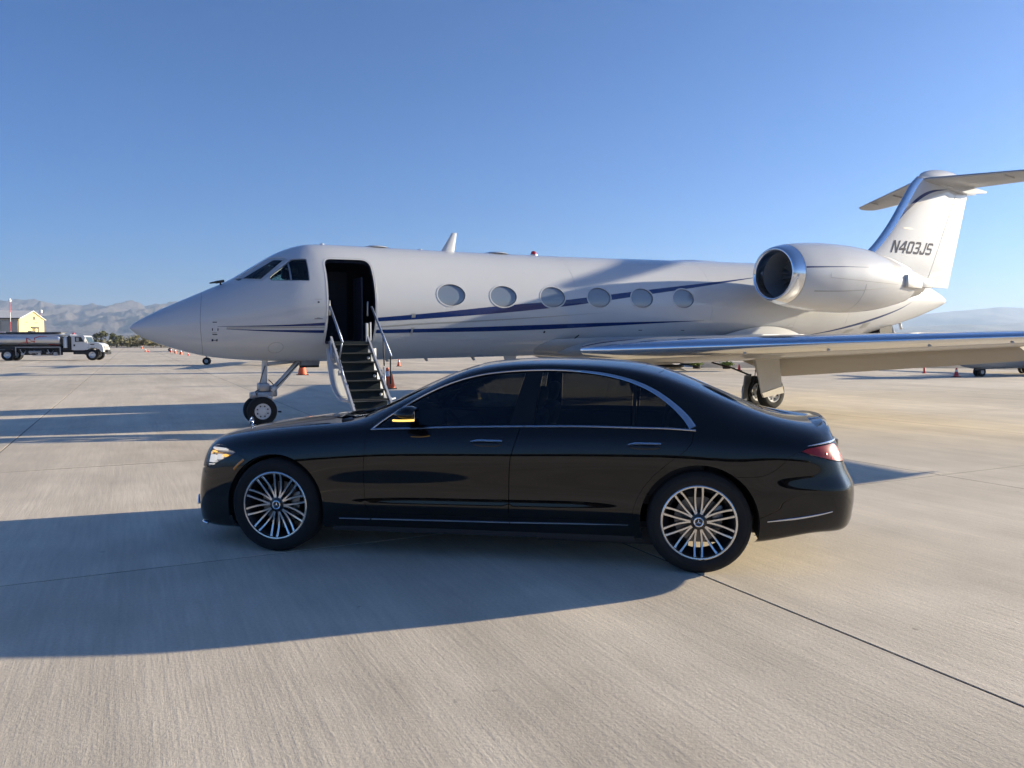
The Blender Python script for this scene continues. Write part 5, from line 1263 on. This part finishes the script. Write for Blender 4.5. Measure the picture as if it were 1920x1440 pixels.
cone('traffic_cone', 20.45, 35.37, .42, 'red cone with white top in front of the small grey jet at the right edge', mat='cone_red')
for i, (px, Y, h, lb) in enumerate(((-86.5,179.9,.75,'farthest and leftmost of the red-white cones left of the jet nose'),(-58.6,123.1,.55,'second red-white cone from the left below the scrub line'),(-56.9,120.5,.42,'smallest dark red cone just right of the second far cone'),
        (-51.8,116.9,.62,'far red-white cone left of the pair under the jet nose'),(-46.5,106.3,.62,'middle red-white cone of the three under the jet nose'),(-41.9,97.4,.66,'right-hand and largest red-white cone of the three under the jet nose'),(-37.8,89.9,.38,'low red cone touching the outline of the jet nose'))):
    cone('traffic_cone', px, Y, h, lb, base=False, mat='cone_red' if i in (2,6) else 'cone_orange', group='far cones left of the jet nose', wide=1.1)
post = MB().lathe([(.10,0),(.10,.03),(.05,.035),(.05,.46),(.04,.48),(0,.48)], axis='z', n=16).build('marker_post', 'cone_red', None, 40, loc=(21.23,39.58,0))
tag(post, 'upright red marker post at the apron edge under the wing', 'post')

# ------------------------------------------------------------------ fuel truck
pbr('tank_steel', (.62,.64,.67), .36, metal=.8, rvar=.06, vscale=2)
pbr('tank_top', (.10,.105,.115), .6)
pbr('truck_white', (.66,.66,.65), .3, coat=.5, var=.04, vscale=2)
pbr('truck_dark', (.018,.019,.021), .6)
pbr('truck_red', (.45,.04,.05), .4)
pbr('truck_grey', (.40,.40,.41), .45, metal=.4)
tinted_glass('truck_glass', (.30,.36,.38))
TR = empty('fuel_truck', (-43.33, 66.77, 0), R(12)); TR.scale = (.94,.94,.94); T_ = TR
tag(TR, 'white-cabbed refuelling truck with polished steel tank, left of the jet nose', 'truck')
# x forward (to the right), origin under the rear axle
tank = MB(); prof = [(.0,0),(.55,0),(.64,.06),(.66,.14)]
V = []; n = 40; L = [(-3.9,.90),(-3.85,.97),(-3.7,1.0),(4.15,1.0),(4.27,.97),(4.33,.90)]
for (x, k) in L:
    for j in range(n):
        a = 2*math.pi*j/n; V.append((x, 1.18*k*math.cos(a), 1.93+.655*k*math.copysign(abs(math.sin(a))**.9, math.sin(a))))
F = [(i*n+j,(i+1)*n+j,(i+1)*n+(j+1)%n,i*n+(j+1)%n) for i in range(5) for j in range(n)]+[tuple(range(n)), tuple(5*n+j for j in range(n))]
tk = fixn(mk('tank', V, F, 'tank_steel', TR, 40))
MB().box((.2,0,2.585),(8.3,1.5,.10), bev=.03).build('tank_walkway', 'tank_top', tk)
for x in (-1.7, 1.6): MB().lathe([(.26,0),(.26,.10),(0,.12)], (x,0,2.62), 'z', 18).build('manhole', 'tank_top', tk)
MB().box((-.55,-.75,2.60),(.66,.02,.12)).build('warning_sign', 'cone_white', tk); MB().box((-.55,-.762,2.60),(.50,.004,.035)).build('warning_text', 'truck_red', tk)
for x in (-3.0,-.2,2.6):
    V2 = []; 
    for xx in (x-.02, x+.02):
        for j in range(n): a = 2*math.pi*j/n; V2.append((xx, 1.185*math.cos(a), 1.93+.66*math.sin(a)))
    fixn(mk('tank_band', V2, [(j,n+j,n+(j+1)%n,(j+1)%n) for j in range(n)], 'tank_steel', tk, True))
def tpt(x, z, o=.006):
    d = (z-1.93)/.655; return (x, -1.18*math.sqrt(max(0,1-abs(d)**(2/.9)))-o, z)
def tpoly(name, pts, mat):
    P = densify(pts, .12); return mk(name, [tpt(x,z) for x,z in P], [tuple(range(len(P)))], mat, tk)
# zigzag letter mark with its trailing lines
for pts in ([(.85,1.46),(1.35,1.62),(1.62,1.66),(1.62,1.71),(1.32,1.68),(.85,1.50)], [(1.60,1.55),(1.70,1.55),(1.70,2.08),(1.60,2.08)], [(1.60,2.08),(1.72,2.08),(2.30,1.72),(2.24,1.66)], [(2.20,1.66),(2.30,1.66),(2.36,2.12),(2.26,2.10)], [(2.26,2.02),(2.75,2.20),(3.3,2.22),(3.3,2.25),(2.7,2.25),(2.26,2.10)], [(1.05,1.60),(1.60,1.72),(1.60,1.75),(1.05,1.62)], [(1.70,1.60),(2.2,1.80),(2.2,1.84),(1.70,1.64)]):
    tpoly('tank_mark', pts, 'truck_red')
tpoly('tank_mark', [(3.35,1.45),(4.2,1.42),(4.2,1.46),(3.35,1.52)], 'truck_red')
# chassis, underbody cabinet
ch = MB().box((2.4,0,.86),(11.6,.9,.22)).build('chassis', 'truck_dark', TR)
MB().box((.2,0,1.17),(8.4,1.7,.30)).build('tank_cradle', 'truck_dark', ch)
fr = fixn(MB().box((2.55,-1.15,1.24),(3.75,.06,.07)).box((.71,-1.15,.84),(.07,.06,.84)).box((4.39,-1.15,.84),(.07,.06,.84)).box((2.55,-1.15,.46),(3.75,.06,.05)).build('pump_frame', 'truck_grey', TR)) if False else MB().box((2.55,-1.15,1.24),(3.75,.06,.07)).build('pump_frame', 'truck_grey', TR)
for (c, d) in (((.71,-1.15,.84),(.07,.06,.73)),((4.39,-1.15,.84),(.07,.06,.73)),((3.2,-1.15,.46),(2.3,.06,.05))): MB().box(c, d).build('frame_bar', 'truck_grey', fr)
MB().box((2.55,-.35,.86),(3.6,.06,.72)).build('pump_backplate', 'truck_dark', fr)
fixn(MB().tube([(1.75,-1.02,.79),(2.75,-1.02,.79)], .12, 14).build('filter_drum', 'truck_grey', fr, 40))
random.seed(5)
for k in range(9):
    x = 1.0+k*.38; z = .95+.15*random.random(); fixn(MB().tube(smoothpoly([(x,-.95,z),(x+.1,-1.05,z-.2),(x+.3,-1.0,z-.35-.1*random.random()),(x+.45,-.9,z-.1)],5), .035, 8).build('pump_hose', 'truck_dark' if k%3 else 'truck_grey', fr, True))
for k in range(5): MB().box((1.2+.7*k,-.98,.60+.08*(k%2)),(.22,.16,.16), bev=.02).build('valve_block', 'truck_grey' if k%2 else 'truck_white', fr)
MB().box((3.95,-1.05,.62),(.28,.2,.30), bev=.02).build('meter_box', 'truck_grey', fr)
# gap between tank and cab: filter vessel, steps, beacon rail
MB().lathe([(.0,1.15),(.17,1.18),(.17,2.05),(.12,2.15),(0,2.18)], (4.78,-.95,0), 'z', 18).build('filter_vessel', 'truck_white', TR, 40)
MB().box((4.80,0,1.55),(.55,1.7,1.25)).build('equipment_bay', 'truck_dark', TR)
MB().box((4.78,0,2.36),(.85,1.9,.10), bev=.02).build('bay_roof', 'tank_steel', TR)
MB().box((5.13,-1.02,1.62),(.16,.12,1.30)).build('hose_reel_guard', 'truck_dark', TR)
bc = MB().lathe([(.10,0),(.10,.10),(.05,.16),(0,.17)], (5.28,-.3,2.42), 'z', 14).build('roof_beacon', 'beacon_red', TR, 40)
# cab
cab_ = fixn(MB().prism([(5.32,.98),(5.32,2.22),(5.42,2.32),(6.30,2.32),(6.42,2.24),(6.68,1.62),(6.68,.98)], 'y', -1.05, 1.05).build('cab', 'truck_white', TR))
hood = fixn(MB().prism([(6.62,1.66),(7.0,1.68),(7.6,1.60),(7.88,1.42),(7.98,1.10),(7.98,.80),(7.80,.76),(7.62,1.05),(7.30,1.18),(6.85,1.12),(6.62,.98)], 'y', -.98, .98).build('bonnet', 'truck_white', TR, 20))
dr = MB().box((5.95,-1.058,1.50),(.98,.014,1.10), bev=.006).build('door', 'truck_white', TR)
MB().prism([(5.62,1.72),(5.62,2.18),(6.14,2.18),(6.36,1.74)], 'y', -1.072, -1.066).build('window', 'truck_dark', dr)
MB().prism([(5.72,1.78),(5.72,2.12),(5.95,2.12),(5.95,1.78)], 'y', -1.078, -1.074).build('window_pane', 'truck_grey', dr)
MB().box((5.56,-1.07,1.40),(.14,.02,.18)).build('door_handle', 'truck_dark', dr)
fixn(MB().prism([(6.405,2.18),(6.45,2.18),(6.70,1.66),(6.655,1.64)], 'y', -.92, .92).build('windscreen', 'truck_glass', TR))
MB().prism([(6.85,1.52),(7.25,1.54),(7.20,1.45),(6.90,1.44)], 'y', -.99, -.982).build('bonnet_vent', 'truck_dark', hood)
MB().box((6.46,-1.16,1.85),(.10,.14,.34), bev=.02).build('wing_mirror', 'truck_white', TR)
MB().box((8.0,0,.66),(.22,2.1,.24), bev=.04).build('front_bumper', 'truck_dark', TR)
MB().box((8.08,-.85,.50),(.14,.2,.12), bev=.02).build('tow_hook', 'truck_grey', TR)
MB().box((7.99,0,1.12),(.03,1.3,.42)).build('radiator_grille', 'truck_grey', hood)
for s in (-1,1): MB().lathe([(.12,0),(.10,.03),(0,.04)], (7.93,s*.82,1.05), 'x', 14).build('headlight', 'lamp_bowl', hood)
MB().box((6.1,-1.0,.70),(1.3,.14,.26), bev=.03).build('fuel_tank_step', 'truck_dark', TR)
V = []; 
for i in range(15):
    a = R(-5)+R(190)*i/14
    for y in (-1.04,-.6): V.append((7.03+.60*math.cos(a), y, .56+.62*math.sin(a)))
fixn(mk('front_mudguard', V, [(2*i,2*i+1,2*i+3,2*i+2) for i in range(14)], 'truck_dark', TR, True))
for (x, ys, r) in ((0,(-1.02,-.70,.70,1.02),.52),(7.03,(-.92,.92),.52)):
    for y in ys:
        w = MB().lathe([(.30,-.13),(.46,-.15),(.51,-.12),(.52,-.05),(.52,.05),(.51,.12),(.46,.15),(.30,.13)], n=32).build('wheel', 'rubber', TR, 40, loc=(x,y,r))
        MB().lathe([(.30,-.12),(.28,-.14),(.26,-.10),(.18,-.06),(.12,-.12),(0,-.13)], n=24).build('rim', 'tank_steel', w, 35)
MB().box((-.0,-1.1,1.05),(1.25,.10,.05)).build('rear_mudguard', 'truck_dark', TR)

# ------------------------------------------------------------------ hangar
pbr('hangar_yellow', (.60,.50,.24), .7, var=.06, vscale=.6)
pbr('hangar_roof', (.62,.61,.59), .5, var=.06, vscale=.3)
pbr('hangar_grey', (.36,.36,.34), .6, var=.08, vscale=.8)
pbr('hangar_trim', (.06,.055,.05), .7)
hx = np.array([-4.0,14.6]); hx /= np.linalg.norm(hx)
HG = empty('hangar', (-95.9,150,0), math.atan2(hx[1],hx[0]))      # x along the gable, y along the length to the left
tag(HG, 'pale yellow gabled hangar with white metal roof behind the fuel truck', 'building')
Wd, Ln, Ev, Rg = 15.2, 46, 6.15, 7.75
gb = fixn(MB().prism([(0,0),(Wd,0),(Wd,Ev),(Wd/2,Rg),(0,Ev)], 'y', 0, .25).build('gable_wall', 'hangar_yellow', HG))
fixn(MB().prism([(0.1,0),(Wd-.1,0),(Wd-.1,Ev-.1),(Wd/2,Rg-.1),(.1,Ev-.1)], 'y', Ln-.25, Ln).build('gable_wall', 'hangar_yellow', HG))
for x in (.05, Wd-.05): MB().box((x,Ln/2,Ev/2-.05),(.12,Ln-.4,Ev-.1)).build('side_wall', 'hangar_grey', HG)
for k in range(15): MB().box((-.06,1.6+k*3.0,Ev/2-.1),(.10,2.8,Ev-.8)).build('side_panel', 'hangar_grey', HG)
for s in (0, 1):
    a = (-.35,Ev-.02) if s == 0 else (Wd+.35,Ev-.02)
    fixn(MB().prism([a,(Wd/2,Rg+.10),(Wd/2,Rg+.24),(a[0],a[1]+.15)], 'y', -.35, Ln+.3).build('roof', 'hangar_roof', HG))
MB().box((-.42,Ln/2,Ev+.0),(.12,Ln+.5,.16)).build('gutter', 'hangar_trim', HG)
MB().box((Wd*.60,-.07,4.55),(4.9,.14,.30)).build('door_lintel', 'hangar_trim', HG)
for x in (Wd*.60-1.2, Wd*.60-.1, Wd*.60+2.0): MB().box((x,-.06,2.25),(.30,.12,4.4)).build('door_post', 'hangar_trim', HG)
MB().box((Wd*.58,-.05,6.45),(.75,.10,.65)).build('gable_vent', 'hangar_trim', HG)
for x in (4.2, 9.8): MB().box((x,-.04,5.55),(1.0,.08,.10)).build('wall_lamp', 'hangar_trim', HG)
# warning masts
def mast(x, y, h, w, label, ball):
    m = None; nseg = 5; hs = h/nseg
    for k in range(nseg):
        mb = MB(); mb.tube([(0,0,k*hs),(0,0,(k+1)*hs)], w, 8)
        if m is None: m = mb.build('mast', 'cone_red', None, loc=(x,y,0))
        else: mb.build('mast_section', 'cone_red' if k%2 == 0 else 'cone_white', m)
    MB().lathe([(0,h),(ball,h+.15),(ball*1.1,h+.4),(ball*.6,h+.75),(0,h+.8)], (0,0,0), 'z', 12).build('mast_lamp', 'cone_white', m, 40)
    return tag(m, label, 'mast')
mast(-94.6, 145.5, 9.0, .05, 'taller red and white slender mast standing in front of the hangar', .22)
mast(-108.3, 177.5, 8.2, .05, 'shorter red mast with pale round head behind the hangar gable', .30)
# ------------------------------------------------------------------ other parked jets, mostly hidden
pbr('far_white', (.70,.71,.72), .35, coat=.5)
pbr('far_grey', (.36,.38,.40), .4, coat=.4)
def far_jet(x, y, rot, s, mat, label, gz=.75):
    t = empty('parked_jet', (x,y,0), rot); tag(t, label, 'aeroplane', None)
    V = []; n = 20; prof = [(-1.5,.02,1.15),(-1.4,.14,1.15),(-1.1,.34,1.2),(-.5,.58,1.35),(.3,.78,1.5),(1.5,.85,1.58),(6.5,.85,1.62),(8.5,.70,1.75),(10.5,.40,1.95),(11.8,.12,2.1),(12,.02,2.1)]
    for (px_, r, zc) in prof:
        for j in range(n): a = 2*math.pi*j/n; V.append((px_*s, r*s*math.cos(a), gz+(zc-.75+r*math.sin(a))*s))
    F = [(i*n+j,(i+1)*n+j,(i+1)*n+(j+1)%n,i*n+(j+1)%n) for i in range(len(prof)-1) for j in range(n)]+[tuple(range(n)), tuple((len(prof)-1)*n+j for j in range(n))]
    fixn(mk('fuselage', V, F, mat, t, True))
    for sd in (-1, 1):
        V = []
        for (yy, xl, c, z) in ((.5,3.9,2.3,.95),(3.5,4.9,1.6,1.08),(7.2,6.2,.9,1.30)):
            for (k, h) in ((0,0),(.1,.08),(.4,.12),(1,0),(.4,-.07),(.1,-.05)): V.append(((xl+c*k)*s, sd*yy*s, gz+(z-.75+h)*s))
        fixn(mk('wing', V, [(i*6+j,(i+1)*6+j,(i+1)*6+(j+1)%6,i*6+(j+1)%6) for i in range(2) for j in range(6)]+[tuple(range(6)), tuple(12+j for j in range(6))], mat, t, 40))
        fixn(MB().lathe([(.26,0),(.36,.25),(.40,.9),(.34,1.8),(.22,2.4)], (6.9*s,sd*1.25*s,gz+1.35*s), 'x', 20).build('engine', mat, t, True))
        V = []
        for (yy, xl, c, z) in ((.08,11.0,1.3,4.15),(2.4,11.9,.8,4.2)):
            for (k, h) in ((0,0),(.3,.05),(1,0),(.3,-.05)): V.append(((xl+c*k)*s, sd*yy*s, gz+(z-.75+h)*s))
        fixn(mk('tailplane', V, [(j,4+j,4+(j+1)%4,(j+1)%4) for j in range(4)]+[(0,1,2,3),(4,5,6,7)], mat, t))
    fixn(MB().prism([(8.3*s,gz+1.6*s),(9.6*s,gz+1.9*s),(10.9*s,gz+3.45*s),(12.2*s,gz+3.45*s),(11.6*s,gz+1.4*s)], 'y', -.08*s, .08*s).build('tail_fin', mat, t))
    for (gx, gy, r) in ((0,0,.23),(5.6,-1.5,.28),(5.6,1.5,.28)):
        g = MB().tube([(gx*s,gy*s,r*s),(gx*s,gy*s,gz+.45*s)], .05*s, 10).build('landing_gear', 'gear_steel', t, True)
        for dy in (-.10, .10):
            MB().lathe([(.5*r*s,-.06*s),(.85*r*s,-.08*s),(r*s,-.04*s),(r*s,.04*s),(.85*r*s,.08*s),(.5*r*s,.06*s)], (gx*s,(gy+dy)*s,r*s), 'y', 20).build('tyre', 'rubber', g, 40)
            MB().lathe([(0,-.04*s),(.5*r*s,-.05*s),(.5*r*s,.05*s),(0,.04*s)], (gx*s,(gy+dy)*s,r*s), 'y', 16).build('rim', 'far_grey', g)
        MB().box(((gx-.25)*s,(gy-.16)*s,gz+.02*s),(.62*s,.03*s,.16*s)).build('gear_door', 'jet_dark', g)
    return t
far_jet(-21.56, 54.33, R(9), 1.15, 'far_white', 'parked jet hidden behind the big jet, only its nose wheel shows below the nose', .86)
far_jet(-58.2, 131, R(4), 1.2, 'far_white', 'most distant jet, a sliver of its wing and wheel left below the big jet nose', .90)
far_jet(15.32, 44.07, R(176), 1.35, 'far_grey', 'parked jet whose dark twin wheels show between main gear door and flap', 1.05)
far_jet(21.84, 35.91, R(24), 1.0, 'far_grey', 'small grey-white jet at the right edge seen under the wing', .36)

# ------------------------------------------------------------------ shrubs
def leafmat(name, c):
    m, n, l, b = newmat(name); g = n.new('ShaderNodeNewGeometry'); rr = n.new('ShaderNodeMapRange'); rr.inputs['To Min'].default_value=.55; rr.inputs['To Max'].default_value=1.5
    l.new(g.outputs['Random Per Island'], rr.inputs[0]); mx = n.new('ShaderNodeMix'); mx.data_type='RGBA'; mx.blend_type='MULTIPLY'; mx.inputs[0].default_value=1; mx.inputs[6].default_value=(*c,1)
    l.new(rr.outputs[0], mx.inputs[7]); l.new(mx.outputs[2], b.inputs['Base Color']); setp(b, rough=.75); return m
leafmat('scrub_leaf', (.20,.185,.095)); leafmat('scrub_dark', (.10,.11,.055)); leafmat('fresh_leaf', (.14,.21,.03))
pbr('bark', (.10,.08,.06), .9)
rng = np.random.default_rng(11)
def leaves(V, F, c, rad, n, size):
    for _ in range(n):
        d = rng.normal(size=3); d /= np.linalg.norm(d); r = rng.random()**.45; p = np.array(c)+d*np.array(rad)*r*(.75+.35*noise.noise(Vector(d*2.3+np.array(c)*.37)))
        if p[2] < .03: p[2] = .03+abs(p[2]-.03)*.3
        u = rng.normal(size=3); u /= np.linalg.norm(u); w = np.cross(u, rng.normal(size=3)); w /= np.linalg.norm(w); s_ = size*(.6+.8*rng.random()); b = len(V)
        V += [tuple(p-u*s_), tuple(p+w*s_*.5), tuple(p+u*s_), tuple(p-w*s_*.5)]; F.append((b,b+1,b+2,b+3))
V = []; F = []
for k in range(110):                             # the scrub along the far apron edge
    x = -140+rng.random()*92 if k < 80 else -48+rng.random()*80; y = 219+rng.random()*22 if x < -60 else 214-(x+62)*1.05+rng.random()*22; h = 1.6+2.2*rng.random()
    for q in range(5): leaves(V, F, (x+rng.normal()*2.2, y+rng.normal()*1.5, h*.55), (2.0,1.6,h*.62), 60, .22)
mk('scrub_line', V, F, 'scrub_leaf'); tag(bpy.data.objects['scrub_line'], 'olive desert scrub along the far edge of the apron', 'scrub', kind='stuff')
def tree(name, x, y, h, w, mat, label, cat='tree', n=700, size=.16, trunk=True):
    t = empty(name, (x,y,0)); V = []; F = []
    mb = MB(); pts = [(0,0,0),(.05*h,.02*h,.25*h),(.02*h,.05*h,.5*h)]; mb.tube(pts, [.045*h,.035*h,.02*h], 7)
    for k in range(7):
        a = 2*math.pi*k/7+rng.random(); rr = w*(.35+.35*rng.random()); zz = h*(.30+.55*rng.random()); e = (rr*math.cos(a), rr*math.sin(a), zz)
        mb.tube([(.03*h,.03*h,.22*h),(e[0]*.5,e[1]*.5,zz*.7),e], [.02*h,.013*h,.006*h], 5); leaves(V, F, (e[0],e[1],zz), (w*.38,w*.38,h*.17), n//7, size)
    mb.build('trunk', 'bark', t, True); mk('crown', V, F, mat, t); return tag(t, label, cat)
tree('desert_tree', -115.5, 216, 5.2, 2.4, 'scrub_dark', 'tallest dark tree over the bonnet of the fuel truck', n=900, size=.24)
tree('desert_tree', -112, 218, 4.4, 2.3, 'scrub_dark', 'dark bushy tree just ahead of the fuel truck', n=900, size=.24)
tree('desert_tree', -103.5, 215.5, 3.6, 3.2, 'scrub_leaf', 'wide olive bush in the open between truck and jet nose', 'bush', n=1000, size=.24)
tree('desert_tree', -97.5, 214, 3.3, 1.8, 'scrub_dark', 'small dark bush near the tip of the jet nose', 'bush', n=700, size=.22)
for (x, y, lb) in ((11.2,46.6,'left one of two low yellow-green shrubs seen under the wing'),(12.9,46.2,'right one of two low yellow-green shrubs, nearer the main gear')):
    t = empty('green_shrub', (x,y,0)); V = []; F = []; leaves(V, F, (0,0,.30), (.55,.45,.20), 420, .05); mk('crown', V, F, 'fresh_leaf', t); MB().lathe([(.22,-.03),(.26,.18),(.22,.20),(0,.20)], axis='z', n=14).build('stem_base', 'cone_base', t); tag(t, lb, 'shrub', 'green shrubs under the wing')
# low gravel bank and stones at the apron edge
pbr('bank_dirt', (.20,.18,.155), .95, var=.4, vscale=2.5)
V = []; nx, ny = 160, 8
for i in range(nx):
    for j in range(ny):
        x = 12+70*i/(nx-1); y = 46.6-.07*(x-12)+1.2+j*1.1; V.append((x, y, -.03+.42*math.sin(math.pi*j/(ny-1))**.8*(.7+.5*noise.noise(Vector((x*.5,y*.6,2.)))) ))
tag(mk('gravel_bank', V, [(i*ny+j,(i+1)*ny+j,(i+1)*ny+j+1,i*ny+j+1) for i in range(nx-1) for j in range(ny-1)], 'bank_dirt', None, True), kind='structure')

# ------------------------------------------------------------------ unseen building behind the camera, added to mirror a dark line in the car
pbr('unseen_building_wall', (.30,.27,.23), .7, var=.08, vscale=.4)
tb = MB().box((-20,-100,2.3),(150,14,4.6)).build('unseen_building', 'unseen_building_wall')
MB().box((-20,-92.2,4.75),(153,17,.35)).build('roof', 'hangar_trim', tb)
for k in range(24): MB().box((-92+6.1*k,-92.95,1.8),(4.6,.12,2.6)).build('window', 'truck_dark', tb)
tag(tb, 'long low brown building out of view, added for the dark line mirrored in the car doors', 'building')

# ------------------------------------------------------------------ mountains
m, n, l, b = newmat('rock_slope')
geo = n.new('ShaderNodeNewGeometry'); t1 = n.new('ShaderNodeTexNoise'); t1.inputs['Scale'].default_value=.004; t1.inputs['Detail'].default_value=8; l.new(geo.outputs['Position'], t1.inputs['Vector'])
cr = n.new('ShaderNodeValToRGB'); cr.color_ramp.elements[0].position=.35; cr.color_ramp.elements[0].color=(.060,.052,.047,1); cr.color_ramp.elements[1].position=.65; cr.color_ramp.elements[1].color=(.15,.125,.105,1); l.new(t1.outputs[0], cr.inputs[0]); l.new(cr.outputs[0], b.inputs['Base Color']); setp(b, rough=.95)
def interp_crest(L): a = np.array(L, float); return lambda px: np.interp(px, a[:,0], a[:,1])
def mountains(name, px0, px1, crest, r0, rc, r1, na, nr, seed, rough, spur):
    V = []; 
    for i in range(na):
        px_ = px0+(px1-px0)*i/(na-1); tx = (px_-960)/1442.0; el = (641-float(crest(px_)))/1442.0
        for j in range(nr):
            t_ = j/(nr-1); d = r0+(r1-r0)*t_; x, y = tx*d, d
            g_ = np.clip((d-r0)/(rc-r0), 0, 1.0); base = el*rc*(g_**1.25 if d < rc else max(0, 1-.35*(d-rc)/(r1-rc)))
            nz = noise.ridged_multi_fractal(Vector((x*spur, y*spur*.45, seed)), .9, 2.1, 6, 1.0, 2.0)
            nz2 = noise.fractal(Vector((x*spur*3.1, y*spur*2.0, seed+4)), .8, 2.0, 5)
            k = min(1, g_*3)*(1-.75*max(0,(g_-.75)/.25)); z = base*(1-.36*rough*k)+rough*k*base*.62*(nz-.9)+nz2*rough*22*min(1,g_*2)
            V.append((x, y, max(-3+g_*4, z)))
    F = [(i*nr+j,(i+1)*nr+j,(i+1)*nr+j+1,i*nr+j+1) for i in range(na-1) for j in range(nr-1)]
    return tag(mk(name, V, F, 'rock_slope', None, True), kind='structure')
cl = interp_crest([(-500,560),(-200,566),(0,568),(40,563),(70,562),(110,568),(150,573),(178,574),(215,570),(250,567),(262,566),(275,573),(292,567),(330,564),(420,566),(520,575),(640,590),(760,600),(900,606)])
mountains('mountains', -500, 900, cl, 3600, 6800, 9000, 520, 130, 3.1, .85, .0021)
crr = interp_crest([(1200,600),(1400,604),(1560,602),(1690,593),(1740,587),(1800,581),(1840,575),(1870,572),(1900,571),(1960,575),(2100,566),(2400,572)])
mountains('mountains', 1200, 2400, crr, 6000, 9000, 11000, 260, 50, 8.3, .45, .0006)
cr2 = interp_crest([(1200,622),(1500,618),(1650,614),(1700,611),(1760,612),(1840,608),(1920,607),(2100,604),(2400,608)])
mountains('mountains', 1200, 2400, cr2, 3500, 6000, 7400, 240, 40, 15.3, .5, .0010)

# ------------------------------------------------------------------ haze
m, n, l, b = newmat('haze_air'); n.remove(b)
pv = n.new('ShaderNodeVolumePrincipled'); pv.inputs['Color'].default_value=(.52,.69,.97,1); pv.inputs['Density'].default_value=.000112; pv.inputs['Anisotropy'].default_value=.2
l.new(pv.outputs[0], n['Material Output'].inputs['Volume'])
hz = MB().box((0,6750,229),(34000,20000,464)).build('haze', 'haze_air'); tag(hz, kind='stuff', label='thin pale haze over the whole airfield', cat='haze')
